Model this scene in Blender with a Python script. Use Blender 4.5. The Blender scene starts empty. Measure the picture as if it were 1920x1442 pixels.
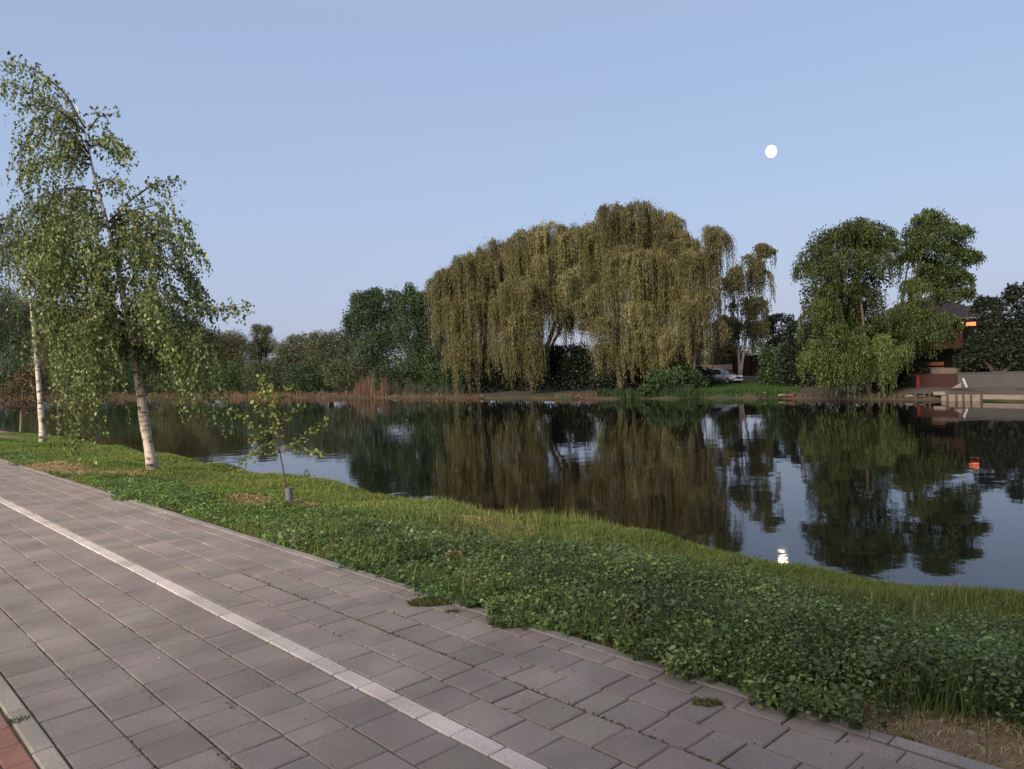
import bpy, math, random
import numpy as np
from mathutils import Vector, Matrix
random.seed(7); RNG = np.random.default_rng(11)
C = bpy.context.scene.collection
SC = bpy.context.scene

# ------------------------------------------------------------------ camera
F = 1443.0; PW, PH = 1920, 1442
PITCH = math.radians(-1.39); ROLL = math.radians(2.2)
EYE = np.array([0.0, 0.0, 1.45])
fwd = np.array([0, math.cos(PITCH), math.sin(PITCH)])
_up = np.array([0, -math.sin(PITCH), math.cos(PITCH)]); _rt = np.array([1.0, 0, 0])
cr, sr = math.cos(ROLL), math.sin(ROLL)
RT = cr*_rt - sr*_up; UP = sr*_rt + cr*_up
cam = bpy.data.objects.new('camera', bpy.data.cameras.new('camera')); C.objects.link(cam)
cam.matrix_world = Matrix(((RT[0], UP[0], -fwd[0], EYE[0]), (RT[1], UP[1], -fwd[1], EYE[1]), (RT[2], UP[2], -fwd[2], EYE[2]), (0, 0, 0, 1)))
cam.data.sensor_width = 36; cam.data.lens = F/PW*36; cam.data.clip_end = 8000; cam.data.clip_start = 0.05
SC.camera = cam

def at(px, py, Y):
    d = fwd + (px-PW/2)/F*RT - (py-PH/2)/F*UP
    return EYE + d*(Y/d[1])

# ------------------------------------------------------------------ light
SUN_AZ, SUN_EL = math.radians(215), math.radians(22)
world = bpy.data.worlds.new('World'); SC.world = world; world.use_nodes = True
wn = world.node_tree; bg = wn.nodes['Background']
sky = wn.nodes.new('ShaderNodeTexSky'); sky.sky_type = 'NISHITA'; sky.sun_disc = False
sky.sun_elevation = SUN_EL; sky.sun_rotation = SUN_AZ
sky.air_density = 1.0; sky.dust_density = 2.5; sky.ozone_density = 2.0
# the Nishita sky keeps the light of the west; a pale lavender dusk veil covers the rest, brightened at the unseen zenith to lift the foreground
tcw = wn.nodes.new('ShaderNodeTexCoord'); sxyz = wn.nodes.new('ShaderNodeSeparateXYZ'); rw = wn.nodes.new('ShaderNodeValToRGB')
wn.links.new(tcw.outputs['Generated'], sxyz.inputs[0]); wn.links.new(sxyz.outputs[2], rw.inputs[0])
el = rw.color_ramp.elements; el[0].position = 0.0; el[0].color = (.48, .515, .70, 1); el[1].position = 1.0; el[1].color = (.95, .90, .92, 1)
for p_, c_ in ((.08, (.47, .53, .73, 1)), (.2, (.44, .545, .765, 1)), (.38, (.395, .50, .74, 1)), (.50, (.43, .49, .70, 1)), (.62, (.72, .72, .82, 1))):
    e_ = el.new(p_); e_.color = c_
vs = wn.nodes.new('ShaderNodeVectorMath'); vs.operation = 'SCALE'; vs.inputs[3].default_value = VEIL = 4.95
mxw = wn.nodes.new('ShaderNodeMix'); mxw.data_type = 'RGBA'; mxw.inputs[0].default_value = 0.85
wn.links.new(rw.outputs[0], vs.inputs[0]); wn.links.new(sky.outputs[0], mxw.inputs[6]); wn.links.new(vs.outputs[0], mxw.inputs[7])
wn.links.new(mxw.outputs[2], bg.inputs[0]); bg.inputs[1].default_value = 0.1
sl = bpy.data.lights.new('sun', 'SUN'); sl.energy = 3.9; sl.angle = math.radians(30); sl.color = (1.0, 0.83, 0.60)
so = bpy.data.objects.new('sun', sl); C.objects.link(so)
sdir = Vector((math.sin(SUN_AZ)*math.cos(SUN_EL), math.cos(SUN_AZ)*math.cos(SUN_EL), math.sin(SUN_EL)))
so.rotation_euler = sdir.to_track_quat('Z', 'Y').to_euler(); so.location = (-10, -14, 20)
SC.view_settings.view_transform = 'Standard'; SC.view_settings.look = 'None'
SC.view_settings.exposure = 1.0; SC.view_settings.gamma = 1.0

# ------------------------------------------------------------------ materials
def mat(name, col, rough=0.8, noise=None, spec=0.3, metal=0.0, bump=0.0, bscale=20):
    """noise = (scale, other colour, contrast)"""
    m = bpy.data.materials.new(name); m.use_nodes = True; nt = m.node_tree
    b = nt.nodes['Principled BSDF']; b.inputs['Base Color'].default_value = (*col, 1)
    b.inputs['Roughness'].default_value = rough; b.inputs['Metallic'].default_value = metal
    b.inputs['Specular IOR Level'].default_value = spec
    tc = nt.nodes.new('ShaderNodeTexCoord')
    if noise:
        sc, c2, k = noise
        n = nt.nodes.new('ShaderNodeTexNoise'); n.inputs['Scale'].default_value = sc; n.inputs['Detail'].default_value = 6
        r = nt.nodes.new('ShaderNodeValToRGB'); r.color_ramp.elements[0].position = 0.5-k; r.color_ramp.elements[1].position = 0.5+k
        r.color_ramp.elements[0].color = (*col, 1); r.color_ramp.elements[1].color = (*c2, 1)
        nt.links.new(tc.outputs['Object'], n.inputs['Vector']); nt.links.new(n.outputs[0], r.inputs[0]); nt.links.new(r.outputs[0], b.inputs['Base Color'])
    if bump:
        n2 = nt.nodes.new('ShaderNodeTexNoise'); n2.inputs['Scale'].default_value = bscale; n2.inputs['Detail'].default_value = 5
        bp = nt.nodes.new('ShaderNodeBump'); bp.inputs['Strength'].default_value = 0.6; bp.inputs['Distance'].default_value = bump
        nt.links.new(tc.outputs['Object'], n2.inputs['Vector']); nt.links.new(n2.outputs[0], bp.inputs['Height']); nt.links.new(bp.outputs[0], b.inputs['Normal'])
    return m

def leaf_mat(name, rough=0.55, trans=0.3, spec=0.3):
    m = bpy.data.materials.new(name); m.use_nodes = True; nt = m.node_tree
    b = nt.nodes['Principled BSDF']; out = nt.nodes['Material Output']
    a = nt.nodes.new('ShaderNodeAttribute'); a.attribute_name = 'tint'
    b.inputs['Roughness'].default_value = rough; b.inputs['Specular IOR Level'].default_value = spec
    tr = nt.nodes.new('ShaderNodeBsdfTranslucent'); mx = nt.nodes.new('ShaderNodeMixShader'); mx.inputs[0].default_value = trans
    nt.links.new(a.outputs['Color'], b.inputs['Base Color']); nt.links.new(a.outputs['Color'], tr.inputs[0])
    nt.links.new(b.outputs[0], mx.inputs[1]); nt.links.new(tr.outputs[0], mx.inputs[2]); nt.links.new(mx.outputs[0], out.inputs[0])
    return m
LEAF = leaf_mat('leaf'); GRASSM = leaf_mat('grass_blade', 0.6, 0.35, 0.15)

# ------------------------------------------------------------------ object helpers
def tag(o, label=None, cat=None, group=None, kind=None):
    if label: o['label'] = label
    if cat: o['category'] = cat
    if group: o['group'] = group
    if kind: o['kind'] = kind
    return o
def empty(name, loc, label, cat, group=None):
    o = bpy.data.objects.new(name, None); C.objects.link(o); o.location = tuple(float(v) for v in loc)
    return tag(o, label, cat, group)
def attach(o, parent):
    if parent is not None:
        o.parent = parent
        top = parent; M = Matrix.Identity(4)
        while top is not None:
            M = top.matrix_basis @ M; top = top.parent
        # vertices are in world coordinates: bring them to the parent's space
        o.data.transform(M.inverted())
    return o
class MB:
    def __init__(s): s.v = []; s.f = []
    def box(s, c, d, M=None):
        c = np.array(c, float); d = np.array(d, float)/2; k = len(s.v)
        for z in (-1, 1):
            for y in (-1, 1):
                for x in (-1, 1):
                    p = c + d*np.array([x, y, z]); s.v.append(tuple(M @ Vector(p)) if M is not None else tuple(p))
        for q in ((0, 2, 3, 1), (4, 5, 7, 6), (0, 1, 5, 4), (2, 6, 7, 3), (0, 4, 6, 2), (1, 3, 7, 5)): s.f.append(tuple(k+i for i in q))
        return s
    def poly(s, pts, M=None):
        k = len(s.v)
        for p in pts: s.v.append(tuple(M @ Vector(p)) if M is not None else tuple(p))
        s.f.append(tuple(range(k, k+len(pts)))); return s
    def prism(s, pts2, y0, y1, M=None):
        """pts2 in x,z extruded along y"""
        k = len(s.v); n = len(pts2)
        for y in (y0, y1):
            for x, z in pts2:
                p = (x, y, z); s.v.append(tuple(M @ Vector(p)) if M is not None else p)
        s.f.append(tuple(range(k, k+n))); s.f.append(tuple(range(k+2*n-1, k+n-1, -1)))
        for i in range(n):
            j = (i+1) % n; s.f.append((k+i, k+n+i, k+n+j, k+j))
        return s
    def tube(s, pts, rad, n=7):
        pts = [np.array(p, float) for p in pts]; k = len(s.v); m = len(pts)
        if not hasattr(rad, '__len__'): rad = [rad]*m
        for i, p in enumerate(pts):
            d = pts[min(i+1, m-1)]-pts[max(i-1, 0)]; d = d/(np.linalg.norm(d)+1e-9)
            a = np.cross(d, [0.3, 0.9, 0.1] if abs(d[2]) > 0.7 else [0, 0, 1]); a /= np.linalg.norm(a)+1e-9; b = np.cross(d, a)
            for j in range(n):
                t = 2*math.pi*j/n; s.v.append(tuple(p + rad[i]*(a*math.cos(t)+b*math.sin(t))))
        for i in range(m-1):
            for j in range(n):
                q = (j+1) % n; s.f.append((k+i*n+j, k+i*n+q, k+(i+1)*n+q, k+(i+1)*n+j))
        s.f.append(tuple(k+j for j in range(n))[::-1]); s.f.append(tuple(k+(m-1)*n+j for j in range(n)))
        return s
    def build(s, name, m, parent=None, smooth=False):
        me = bpy.data.meshes.new(name); me.from_pydata([tuple(map(float, v)) for v in s.v], [], s.f); me.update()
        if smooth: me.shade_smooth()
        me.materials.append(m); o = bpy.data.objects.new(name, me); C.objects.link(o)
        return attach(o, parent)

def polys(name, V, col, m, parent=None):
    """V: N x k x 3 array of separate faces, col: N x 3 albedo"""
    N, k, _ = V.shape; me = bpy.data.meshes.new(name)
    me.vertices.add(N*k); me.vertices.foreach_set('co', V.reshape(-1).astype(np.float32))
    me.loops.add(N*k); me.loops.foreach_set('vertex_index', np.arange(N*k, dtype=np.int32))
    me.polygons.add(N); me.polygons.foreach_set('loop_start', np.arange(0, N*k, k, dtype=np.int32))
    me.update(calc_edges=True)
    at_ = me.attributes.new('tint', 'FLOAT_COLOR', 'POINT')
    cc = np.ones((N, k, 4), np.float32); cc[:, :, :3] = np.clip(col, 0.003, 0.9)[:, None, :]
    at_.data.foreach_set('color', cc.reshape(-1))
    me.materials.append(m); o = bpy.data.objects.new(name, me); C.objects.link(o)
    return attach(o, parent)

def nrm(a): return a/(np.linalg.norm(a, axis=-1, keepdims=True)+1e-9)
def leafquads(cen, axis, L, W):
    """rhombic leaf faces; axis = long direction"""
    N = len(cen); axis = nrm(axis); r = nrm(RNG.normal(size=(N, 3))); side = nrm(np.cross(axis, r))
    L = np.broadcast_to(L, (N,))[:, None]; W = np.broadcast_to(W, (N,))[:, None]
    return np.stack([cen-axis*L*.5, cen+side*W*.5-axis*L*.08, cen+axis*L*.5, cen-side*W*.5-axis*L*.08], 1)
def palette(cols, N, var=0.25):
    cols = np.array(cols); c = cols[RNG.integers(0, len(cols), N)]
    return c*np.exp(RNG.normal(0, var, (N, 1)))
def vnoise(p, seed=0):
    """cheap smooth noise of 3-D points from a few sines"""
    r = np.random.default_rng(seed); o = 0
    for k in range(6):
        d = r.normal(size=3); o = o + np.sin(p @ d*(0.8+0.5*k) + r.uniform(0, 6.28))/(1+0.4*k)
    return o/2.6

# path frame: s across (towards the water), t along
NS = np.array([.73, .683]); NT = np.array([-.683, .73])
det = NS[0]*NT[1]-NS[1]*NT[0]
def st2xy(s, t):
    """solve q.NS=s, q.NT=t"""
    return (s*NT[1]-t*NS[1])/det, (NS[0]*t-NT[0]*s)/det
def zg(s, t):
    s = np.asarray(s, float); t = np.asarray(t, float)
    a = np.clip((s-3.0)/3.1, 0, 1); b = np.clip((s-6.0)/2.6, 0, 1)
    z = -0.03-0.30*a*a*(3-2*a)*np.where(s > 3, 1, 0) - 1.9*b*b*(3-2*b)
    bump = 0.035*np.sin(s*2.3+t*1.1)+0.03*np.sin(t*1.9-s*1.4+1)+0.02*np.sin(t*4.1+s*3.3)
    return z + bump*np.clip((s-3.1)/0.8, 0, 1)
WATER = -1.95

# ------------------------------------------------------------------ ground, water
gm = mat('earth', (0.045, 0.04, 0.028), 0.95, (0.15, (0.05, 0.065, 0.025), 0.2))
MB().poly([(-3000, -3000, -3.2), (3000, -3000, -3.2), (3000, 3000, -3.2), (-3000, 3000, -3.2)]).build('ground', gm)
tag(bpy.data.objects['ground'], kind='structure')

wm = bpy.data.materials.new('pond_water'); wm.use_nodes = True; nt = wm.node_tree; b = nt.nodes['Principled BSDF']
b.inputs['Base Color'].default_value = (0.004, 0.0045, 0.004, 1); b.inputs['Roughness'].default_value = 0.03
b.inputs['IOR'].default_value = 1.33
tc = nt.nodes.new('ShaderNodeTexCoord'); 
n1 = nt.nodes.new('ShaderNodeTexNoise'); n1.inputs['Scale'].default_value = 1.1; n1.inputs['Detail'].default_value = 3
n2 = nt.nodes.new('ShaderNodeTexNoise'); n2.inputs['Scale'].default_value = 0.35; n2.inputs['Detail'].default_value = 2
ad = nt.nodes.new('ShaderNodeMath'); ad.operation = 'MULTIPLY_ADD'; ad.inputs[1].default_value = 1.6
bp = nt.nodes.new('ShaderNodeBump'); bp.inputs['Strength'].default_value = 1.0; bp.inputs['Distance'].default_value = 0.0045
for n in (n1, n2): nt.links.new(tc.outputs['Object'], n.inputs['Vector'])
nt.links.new(n2.outputs[0], ad.inputs[0]); nt.links.new(n1.outputs[0], ad.inputs[2]); nt.links.new(ad.outputs[0], bp.inputs['Height']); nt.links.new(bp.outputs[0], b.inputs['Normal'])
tag(MB().poly([(-400, -50, WATER), (400, -50, WATER), (400, 500, WATER), (-400, 500, WATER)]).build('water', wm), kind='structure')

# near bank: sheet in (s,t)
def sheet(name, S, T, zf, m, kind='structure'):
    X = np.array([[st2xy(s, t) for s in S] for t in T]); Z = np.array([[float(zf(s, t)) for s in S] for t in T])
    mb = MB(); n = len(S)
    for i in range(len(T)):
        for j in range(n): mb.v.append((X[i, j, 0], X[i, j, 1], Z[i, j]))
    for i in range(len(T)-1):
        for j in range(n-1): mb.f.append((i*n+j, i*n+j+1, (i+1)*n+j+1, (i+1)*n+j))
    return tag(mb.build(name, m, smooth=True), kind=kind)
vm = mat('verge_soil', (0.20, 0.145, 0.095), 0.95, (2.6, (0.13, 0.09, 0.06), 0.2), bump=0.02, bscale=14)
S = [-60, -20, -6, -2, 0.2, 0.6, 1.5, 2.9] + list(np.linspace(3.0, 9.4, 26))
T = list(np.linspace(-30, -2, 8)) + list(np.linspace(-1.5, 25, 90)) + list(np.linspace(27, 120, 30))
o = sheet('bank', S, T, zg, vm)
o.data.materials[0] = vm

# far bank: follows a polyline of shore points
SHORE = [(-400, 240), (-200, 205), (-120, 181), (-101, 169), (-65, 142), (-50, 129), (-38, 117), (-26.6, 106), (-15, 95), (-6.6, 86.4), (2, 77.8), (7, 72.5), (11.4, 69), (19, 63), (22, 59.5), (27.2, 53), (31, 47.5), (38, 40), (70, 28), (400, 0)]
def shoreY(x):
    xs = [p[0] for p in SHORE]; ys = [p[1] for p in SHORE]; return float(np.interp(x, xs, ys))
fm = mat('far_bank_soil', (0.05, 0.034, 0.026), 0.95, (0.35, (0.025, 0.034, 0.015), 0.15), bump=0.1, bscale=3)
mb = MB(); offs = [(-1.5, -2.6), (-0.2, -2.0), (0.15, -1.82), (0.9, -1.66), (2.5, -1.5), (5, -1.42), (12, -1.36), (20, -1.3), (33, -.75), (80, -.3), (400, -.1), (1500, 4)]
xs = np.concatenate([np.linspace(-300, -90, 12), np.linspace(-85, 60, 240), np.linspace(65, 300, 12)])
for i, x in enumerate(xs):
    y = shoreY(x)
    for k, (o_, z) in enumerate(offs):
        w = (0.55*math.sin(x*1.3)+0.35*math.sin(x*3.1+1)+0.2*math.sin(x*7.7))*float(np.interp(x, [19, 22], [1, .12])) if k < 6 else 0
        mb.v.append((x + o_*0.25*(1 if o_ < 500 else 0), y+o_+w, z + (0.06*math.sin(x*2.2+k) if 2 <= k < 8 else 0)))
n = len(offs)
for i in range(len(xs)-1):
    for j in range(n-1): mb.f.append((i*n+j, (i+1)*n+j, (i+1)*n+j+1, i*n+j+1))
tag(mb.build('far_bank', fm, smooth=True), kind='structure')
def far(px, off):
    """point on the far bank, off metres behind the shoreline, seen in pixel column px"""
    lo, hi = 20.0, 300.0
    for _ in range(40):
        m_ = (lo+hi)/2; p = at(px, 740, m_)
        if m_ > shoreY(p[0])+off: hi = m_
        else: lo = m_
    Y = (lo+hi)/2; p = at(px, 740, Y); z = float(np.interp(off, [o_ for o_, _ in offs], [z for _, z in offs]))
    return np.array([p[0], Y, z])

# ------------------------------------------------------------------ moon
mm = bpy.data.materials.new('moon_glow'); mm.use_nodes = True; nt = mm.node_tree; nt.nodes.remove(nt.nodes['Principled BSDF'])
em = nt.nodes.new('ShaderNodeEmission'); em.inputs[0].default_value = (1.0, 0.86, 0.58, 1); em.inputs[1].default_value = 7
nt.links.new(em.outputs[0], nt.nodes['Material Output'].inputs[0])
bpy.ops.mesh.primitive_uv_sphere_add(segments=32, ring_count=16, radius=3000*11.5/F*0.9)
mo = bpy.context.object; mo.name = 'moon'; d = at(1446, 284, 3000); mo.location = tuple(d); mo.scale = (0.9, 0.9, 1.06)
mo.data.materials.append(mm); mo.data.shade_smooth(); tag(mo, 'bright nearly full moon alone in the dusk sky', 'moon')

# ------------------------------------------------------------------ path
pm = bpy.data.materials.new('concrete_paver'); pm.use_nodes = True; nt = pm.node_tree; b = nt.nodes['Principled BSDF']
a = nt.nodes.new('ShaderNodeAttribute'); a.attribute_name = 'tint'; tc = nt.nodes.new('ShaderNodeTexCoord')
n1 = nt.nodes.new('ShaderNodeTexNoise'); n1.inputs['Scale'].default_value = 140; n1.inputs['Detail'].default_value = 4
n2 = nt.nodes.new('ShaderNodeTexNoise'); n2.inputs['Scale'].default_value = 2.2; n2.inputs['Detail'].default_value = 5
mr1 = nt.nodes.new('ShaderNodeMapRange'); mr1.inputs[1].default_value = .25; mr1.inputs[2].default_value = .75; mr1.inputs[3].default_value = .72; mr1.inputs[4].default_value = 1.28
mr2 = nt.nodes.new('ShaderNodeMapRange'); mr2.inputs[1].default_value = .3; mr2.inputs[2].default_value = .7; mr2.inputs[3].default_value = .76; mr2.inputs[4].default_value = 1.16
mu = nt.nodes.new('ShaderNodeMath'); mu.operation = 'MULTIPLY'; vmul = nt.nodes.new('ShaderNodeVectorMath'); vmul.operation = 'SCALE'
for n in (n1, n2): nt.links.new(tc.outputs['Object'], n.inputs['Vector'])
nt.links.new(n1.outputs[0], mr1.inputs[0]); nt.links.new(n2.outputs[0], mr2.inputs[0]); nt.links.new(mr1.outputs[0], mu.inputs[0]); nt.links.new(mr2.outputs[0], mu.inputs[1])
nt.links.new(a.outputs['Color'], vmul.inputs[0]); nt.links.new(mu.outputs[0], vmul.inputs[3]); nt.links.new(vmul.outputs[0], b.inputs['Base Color'])
b.inputs['Roughness'].default_value = 0.8; b.inputs['Specular IOR Level'].default_value = 0.35
bp = nt.nodes.new('ShaderNodeBump'); bp.inputs['Distance'].default_value = 0.0015; bp.inputs['Strength'].default_value = 0.7
nt.links.new(n1.outputs[0], bp.inputs['Height']); nt.links.new(bp.outputs[0], b.inputs['Normal'])

joint = mat('joint_dirt', (0.10, 0.085, 0.07), 0.95, (3.0, (0.07, 0.072, 0.04), 0.15))
def pavers(name, rows, lengths, t0, t1, cols, ztop, gap=0.0048, tilt=0.004, label=None, var=0.06):
    """rows = list of (s0,s1). Each stone is a bevelled block with its own tone"""
    V = []; Q = []; col = []
    for ri, (s0, s1) in enumerate(rows):
        t = t0 + random.random()*0.2
        while t < t1:
            L = random.choice(lengths)
            ta, tb = t+gap*random.uniform(.3, 1), t+L-gap*random.uniform(.3, 1)
            sa, sb = s0+gap*random.uniform(.2, .9), s1-gap*random.uniform(.2, .9)
            j = [random.uniform(-.002, .002) for _ in range(4)]
            z = ztop + random.uniform(-.0015, .0015); dz = [z+random.uniform(-tilt, tilt)*.35 for _ in range(4)]
            bv = 0.006
            outer = [(sa+j[0], ta+j[1]), (sb+j[2], ta+j[3]), (sb+j[1], tb+j[0]), (sa+j[3], tb+j[2])]
            inner = [(sa+bv, ta+bv), (sb-bv, ta+bv), (sb-bv, tb-bv), (sa+bv, tb-bv)]
            c = np.array(random.choice(cols))*math.exp(random.gauss(0, var))
            k = len(V)
            for (s, t_) in outer: x, y = st2xy(s, t_); V.append((x, y, ztop-0.03))
            for i_, (s, t_) in enumerate(outer): x, y = st2xy(s, t_); V.append((x, y, dz[i_]-0.005))
            for i_, (s, t_) in enumerate(inner): x, y = st2xy(s, t_); V.append((x, y, dz[i_]))
            Q.append((k+8, k+9, k+10, k+11))
            for q in range(4):
                r = (q+1) % 4; Q.append((k+4+q, k+4+r, k+8+r, k+8+q)); Q.append((k+q, k+r, k+4+r, k+4+q))
            col += [c]*12; t += L
    me = bpy.data.meshes.new(name); me.from_pydata(V, [], Q); me.update()
    at_ = me.attributes.new('tint', 'FLOAT_COLOR', 'POINT'); cc = np.ones((len(V), 4), np.float32); cc[:, :3] = np.array(col); at_.data.foreach_set('color', cc.reshape(-1))
    me.materials.append(pm); o = bpy.data.objects.new(name, me); C.objects.link(o); return o
def rows(a, b, w=0.2135):
    r = []; s = a
    while s < b-0.02:
        e = min(s+w, b); r.append((s, e)); s = e
    return r
GREY = [(0.2044, 0.1761, 0.1651), (0.1975, 0.1740, 0.1630), (0.2115, 0.1791, 0.1725), (0.1875, 0.1669, 0.1588), (0.2015, 0.1710, 0.1672), (0.1955, 0.1761, 0.1598)]
R = rows(0.71, 1.829, .2238) + rows(1.93, 2.895)
o = pavers('path', R, [.142, .142, .213, .213, .213, .284], -3, 34, GREY, 0.0); tag(o, kind='structure')
o = pavers('path_marking', [(1.83, 1.93)], [.222, .226], -3, 34, [(0.46, 0.42, 0.40), (0.42, 0.39, 0.38)], 0.0015, gap=0.005, var=0.06); tag(o, kind='structure')
o = pavers('kerb', [(2.9, 2.975)], [.5], -3, 34, [(0.2, 0.185, 0.18)], 0.004, gap=0.004, var=0.05); tag(o, kind='structure')
o = pavers('kerb', [(0.625, 0.705)], [.5], -3, 34, [(0.27, 0.25, 0.22)], 0.005, gap=0.004, var=0.05); tag(o, kind='structure')
o = pavers('pavement', rows(-2.0, 0.62, 0.105), [.21], -3, 34, [(0.26, 0.13, 0.10), (0.22, 0.11, 0.085), (0.24, 0.14, 0.12)], -0.004, gap=0.005); tag(o, kind='structure')
mb = MB()
for s0, s1 in ((-2.05, 2.985),):
    q = [st2xy(s0, -4), st2xy(s1, -4), st2xy(s1, 35), st2xy(s0, 35)]; mb.poly([(x, y, -0.011) for x, y in q])
tag(mb.build('path_bed', joint), kind='structure')

# ------------------------------------------------------------------ grass and weeds (stuff)
def visible_mask(x, y, margin=1.0):
    return (y > 0.3) & (np.abs(x) < y*0.78+margin)
def blades(name, s, t, h, w, col, lean=0.35, kind='stuff'):
    x, y = st2xy(s, t); z = zg(s, t); base = np.stack([x, y, z-0.01], 1); N = len(s)
    ang = RNG.uniform(0, 2*np.pi, N); dirv = np.stack([np.cos(ang), np.sin(ang), np.zeros(N)], 1)
    ln = RNG.uniform(0.05, lean, N)[:, None]; side = np.stack([-np.sin(ang+.6), np.cos(ang+.6), np.zeros(N)], 1)
    h = h[:, None]; w = np.broadcast_to(w, (N,))[:, None]
    mid = base + dirv*ln*h*.35 + np.array([0, 0, 1])*h*.6; tip = base + dirv*ln*h*1.1 + np.array([0, 0, 1])*h*(1-.35*ln)
    V = np.stack([base-side*w*.5, base+side*w*.5, mid+side*w*.35, tip, mid-side*w*.35], 1)
    return polys(name, V, col, GRASSM)

def straw_field(s, t):
    """0..1: bare/dry places seen in the verge"""
    f = np.zeros_like(s)
    for (s0, t0, ls, lt) in ((3.4, 15.2, .5, 1.9), (3.95, 13.9, .5, .9), (4.6, 8.9, .22, .5), (4.1, 9.2, .35, .4), (3.3, 3.1, .12, .5), (4.6, 5.9, .2, .5), (3.2, 2.0, .13, .5), (3.25, 0.9, .35, .75), (5.6, 6.5, .3, .8), (3.12, 3.1, .1, .5)):
        f = np.maximum(f, np.exp(-((s-s0)/ls)**2-((t-t0)/lt)**2))
    return f
def patch(s, t, seed, sc=1.0): return vnoise(np.stack([s*sc, t*sc, np.zeros_like(s)], 1), seed)

# short lawn grass over the verge
N = 520000
t = 0.2 + 33*RNG.random(N)**1.7; s = 2.93 + RNG.random(N)*4.2
x, y = st2xy(s, t); k = visible_mask(x, y, 1.5) & (RNG.random(N) > straw_field(s, t)*1.35); s, t, x, y = s[k], t[k], x[k], y[k]
nz = patch(s, t, 3, 1.3); wd = np.exp(-np.clip(t-6, 0, 99)/14)
h = (0.035+0.03*RNG.random(len(s)))*(1+0.45*nz); h *= np.where(s > 5.2, 1.45, 1); h *= 1-0.6*np.exp(-((s-2.95)/.25)**2)
c = palette([(0.10, 0.185, 0.042), (0.125, 0.205, 0.05), (0.085, 0.165, 0.038), (0.16, 0.21, 0.06)], len(s), .2)
yel = np.clip(0.5+0.8*patch(s, t, 8, 0.8)+0.5*(s > 5.1), 0, 1)[:, None]
c = c*(1-yel*.5)+np.array([0.19, 0.225, 0.07])*yel*.5
o = blades('grass', s, t, h, 0.006+0.0006*t, c, 0.9); tag(o, 'short green verge grass between path and water', 'grass', kind='stuff')
# tall seeding grass on the crest
N = 42000
t = 0.4+24*RNG.random(N)**1.3; s = 4.9+RNG.random(N)*1.7 + 0.15*np.sin(t*2)
x, y = st2xy(s, t); k = visible_mask(x, y, .5) & (patch(s, t, 21, 3) > -0.35); s, t = s[k], t[k]
h = (0.07+0.17*RNG.random(len(s))**1.6)*np.interp(t, [0, 2.4, 3, 4.2, 4.8, 6, 9], [.6, .55, .4, .4, .75, .85, .45])*(1+.5*patch(s, t, 5, 2.5)); c = palette([(0.18, 0.21, 0.06), (0.14, 0.19, 0.05), (0.23, 0.21, 0.10)], len(s))
o = blades('tall_grass', s, t, np.clip(h, .03, 1), 0.007, c, 0.35); tag(o, 'taller yellow green grass along the crest of the bank', 'grass', kind='stuff')
# dry straw
N = 260000; t = 0.3+18*RNG.random(N); s = 3.0+RNG.random(N)*3
k = RNG.random(N) < straw_field(s, t)*0.8; s, t = s[k], t[k]
c = palette([(0.42, 0.33, 0.17), (0.32, 0.24, 0.12), (0.48, 0.40, 0.24)], len(s), .2)
o = blades('dry_grass', s, t, 0.012+0.03*RNG.random(len(s)), 0.005+.0006*t, c, 2.2); tag(o, 'dry straw coloured grass in bare patches', 'grass', kind='stuff')

# broad-leaved weeds
def weeds(name, s, t, h, nl, lsz, cols, label, zoff=None, var=.28, kind='stuff'):
    x, y = st2xy(s, t); z = np.where(s < 2.99, .002, zg(s, t)); P = np.stack([x, y, np.broadcast_to(z, x.shape)], 1)
    n = len(s); idx = np.repeat(np.arange(n), nl); M_ = len(idx)
    u = RNG.random(M_)**0.7; ang = RNG.uniform(0, 2*np.pi, M_); r = (0.12+0.35*u)*h[idx]*RNG.uniform(.3, 1.1, M_)+0.01
    cen = P[idx] + np.stack([np.cos(ang)*r, np.sin(ang)*r, u*h[idx]*RNG.uniform(.75, 1.1, M_)], 1)
    ax = np.stack([np.cos(ang), np.sin(ang), RNG.uniform(-.6, .7, M_)], 1)
    # leaves face mostly up
    lsz = lsz*RNG.uniform(.7, 1.45, n)[idx][:, None]; axn = nrm(ax); upv = nrm(np.stack([RNG.normal(0, .75, M_), RNG.normal(0, .75, M_), np.ones(M_)], 1)); side = nrm(np.cross(axn, upv))
    L = lsz*RNG.uniform(.6, 1.35, M_)[:, None]; W = L*RNG.uniform(.5, .85, (M_, 1)); nor = np.cross(side, axn)
    V = np.stack([cen-axn*L*.5, cen+side*W*.42-axn*L*.2, cen+side*W*.4+axn*L*.18, cen+axn*L*.5-nor*L*.1, cen-side*W*.4+axn*L*.18, cen-side*W*.42-axn*L*.2], 1)
    pc = (palette(cols, n, var)*np.exp(.38*patch(s, t, 55, 2.4)+.25*patch(s, t, 56, 7))[:, None]*np.array([1, 1, 1])**1)[idx]*np.where(RNG.random(M_) < .03, 1.5, 1)[:, None]*np.exp(RNG.normal(0, .15, (M_, 1)))
    stems = np.stack([P-[.002, 0, 0], P+[.002, 0, 0], P+np.stack([0*h+.001, 0*h, h*.85], 1), P+np.stack([0*h-.001, 0*h, h*.85], 1)], 1)
    # each plant's leaves and its stem in one sheet of faces (stems padded to six corners)
    S2 = np.stack([stems[:, 0], stems[:, 1], (stems[:, 1]+stems[:, 2])/2, stems[:, 2], stems[:, 3], (stems[:, 0]+stems[:, 3])/2], 1)
    o = polys(name, np.concatenate([V, S2]), np.concatenate([pc, palette([(0.07, 0.08, 0.035)], n)]), LEAF)
    return tag(o, label, 'weeds', kind=kind)
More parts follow.
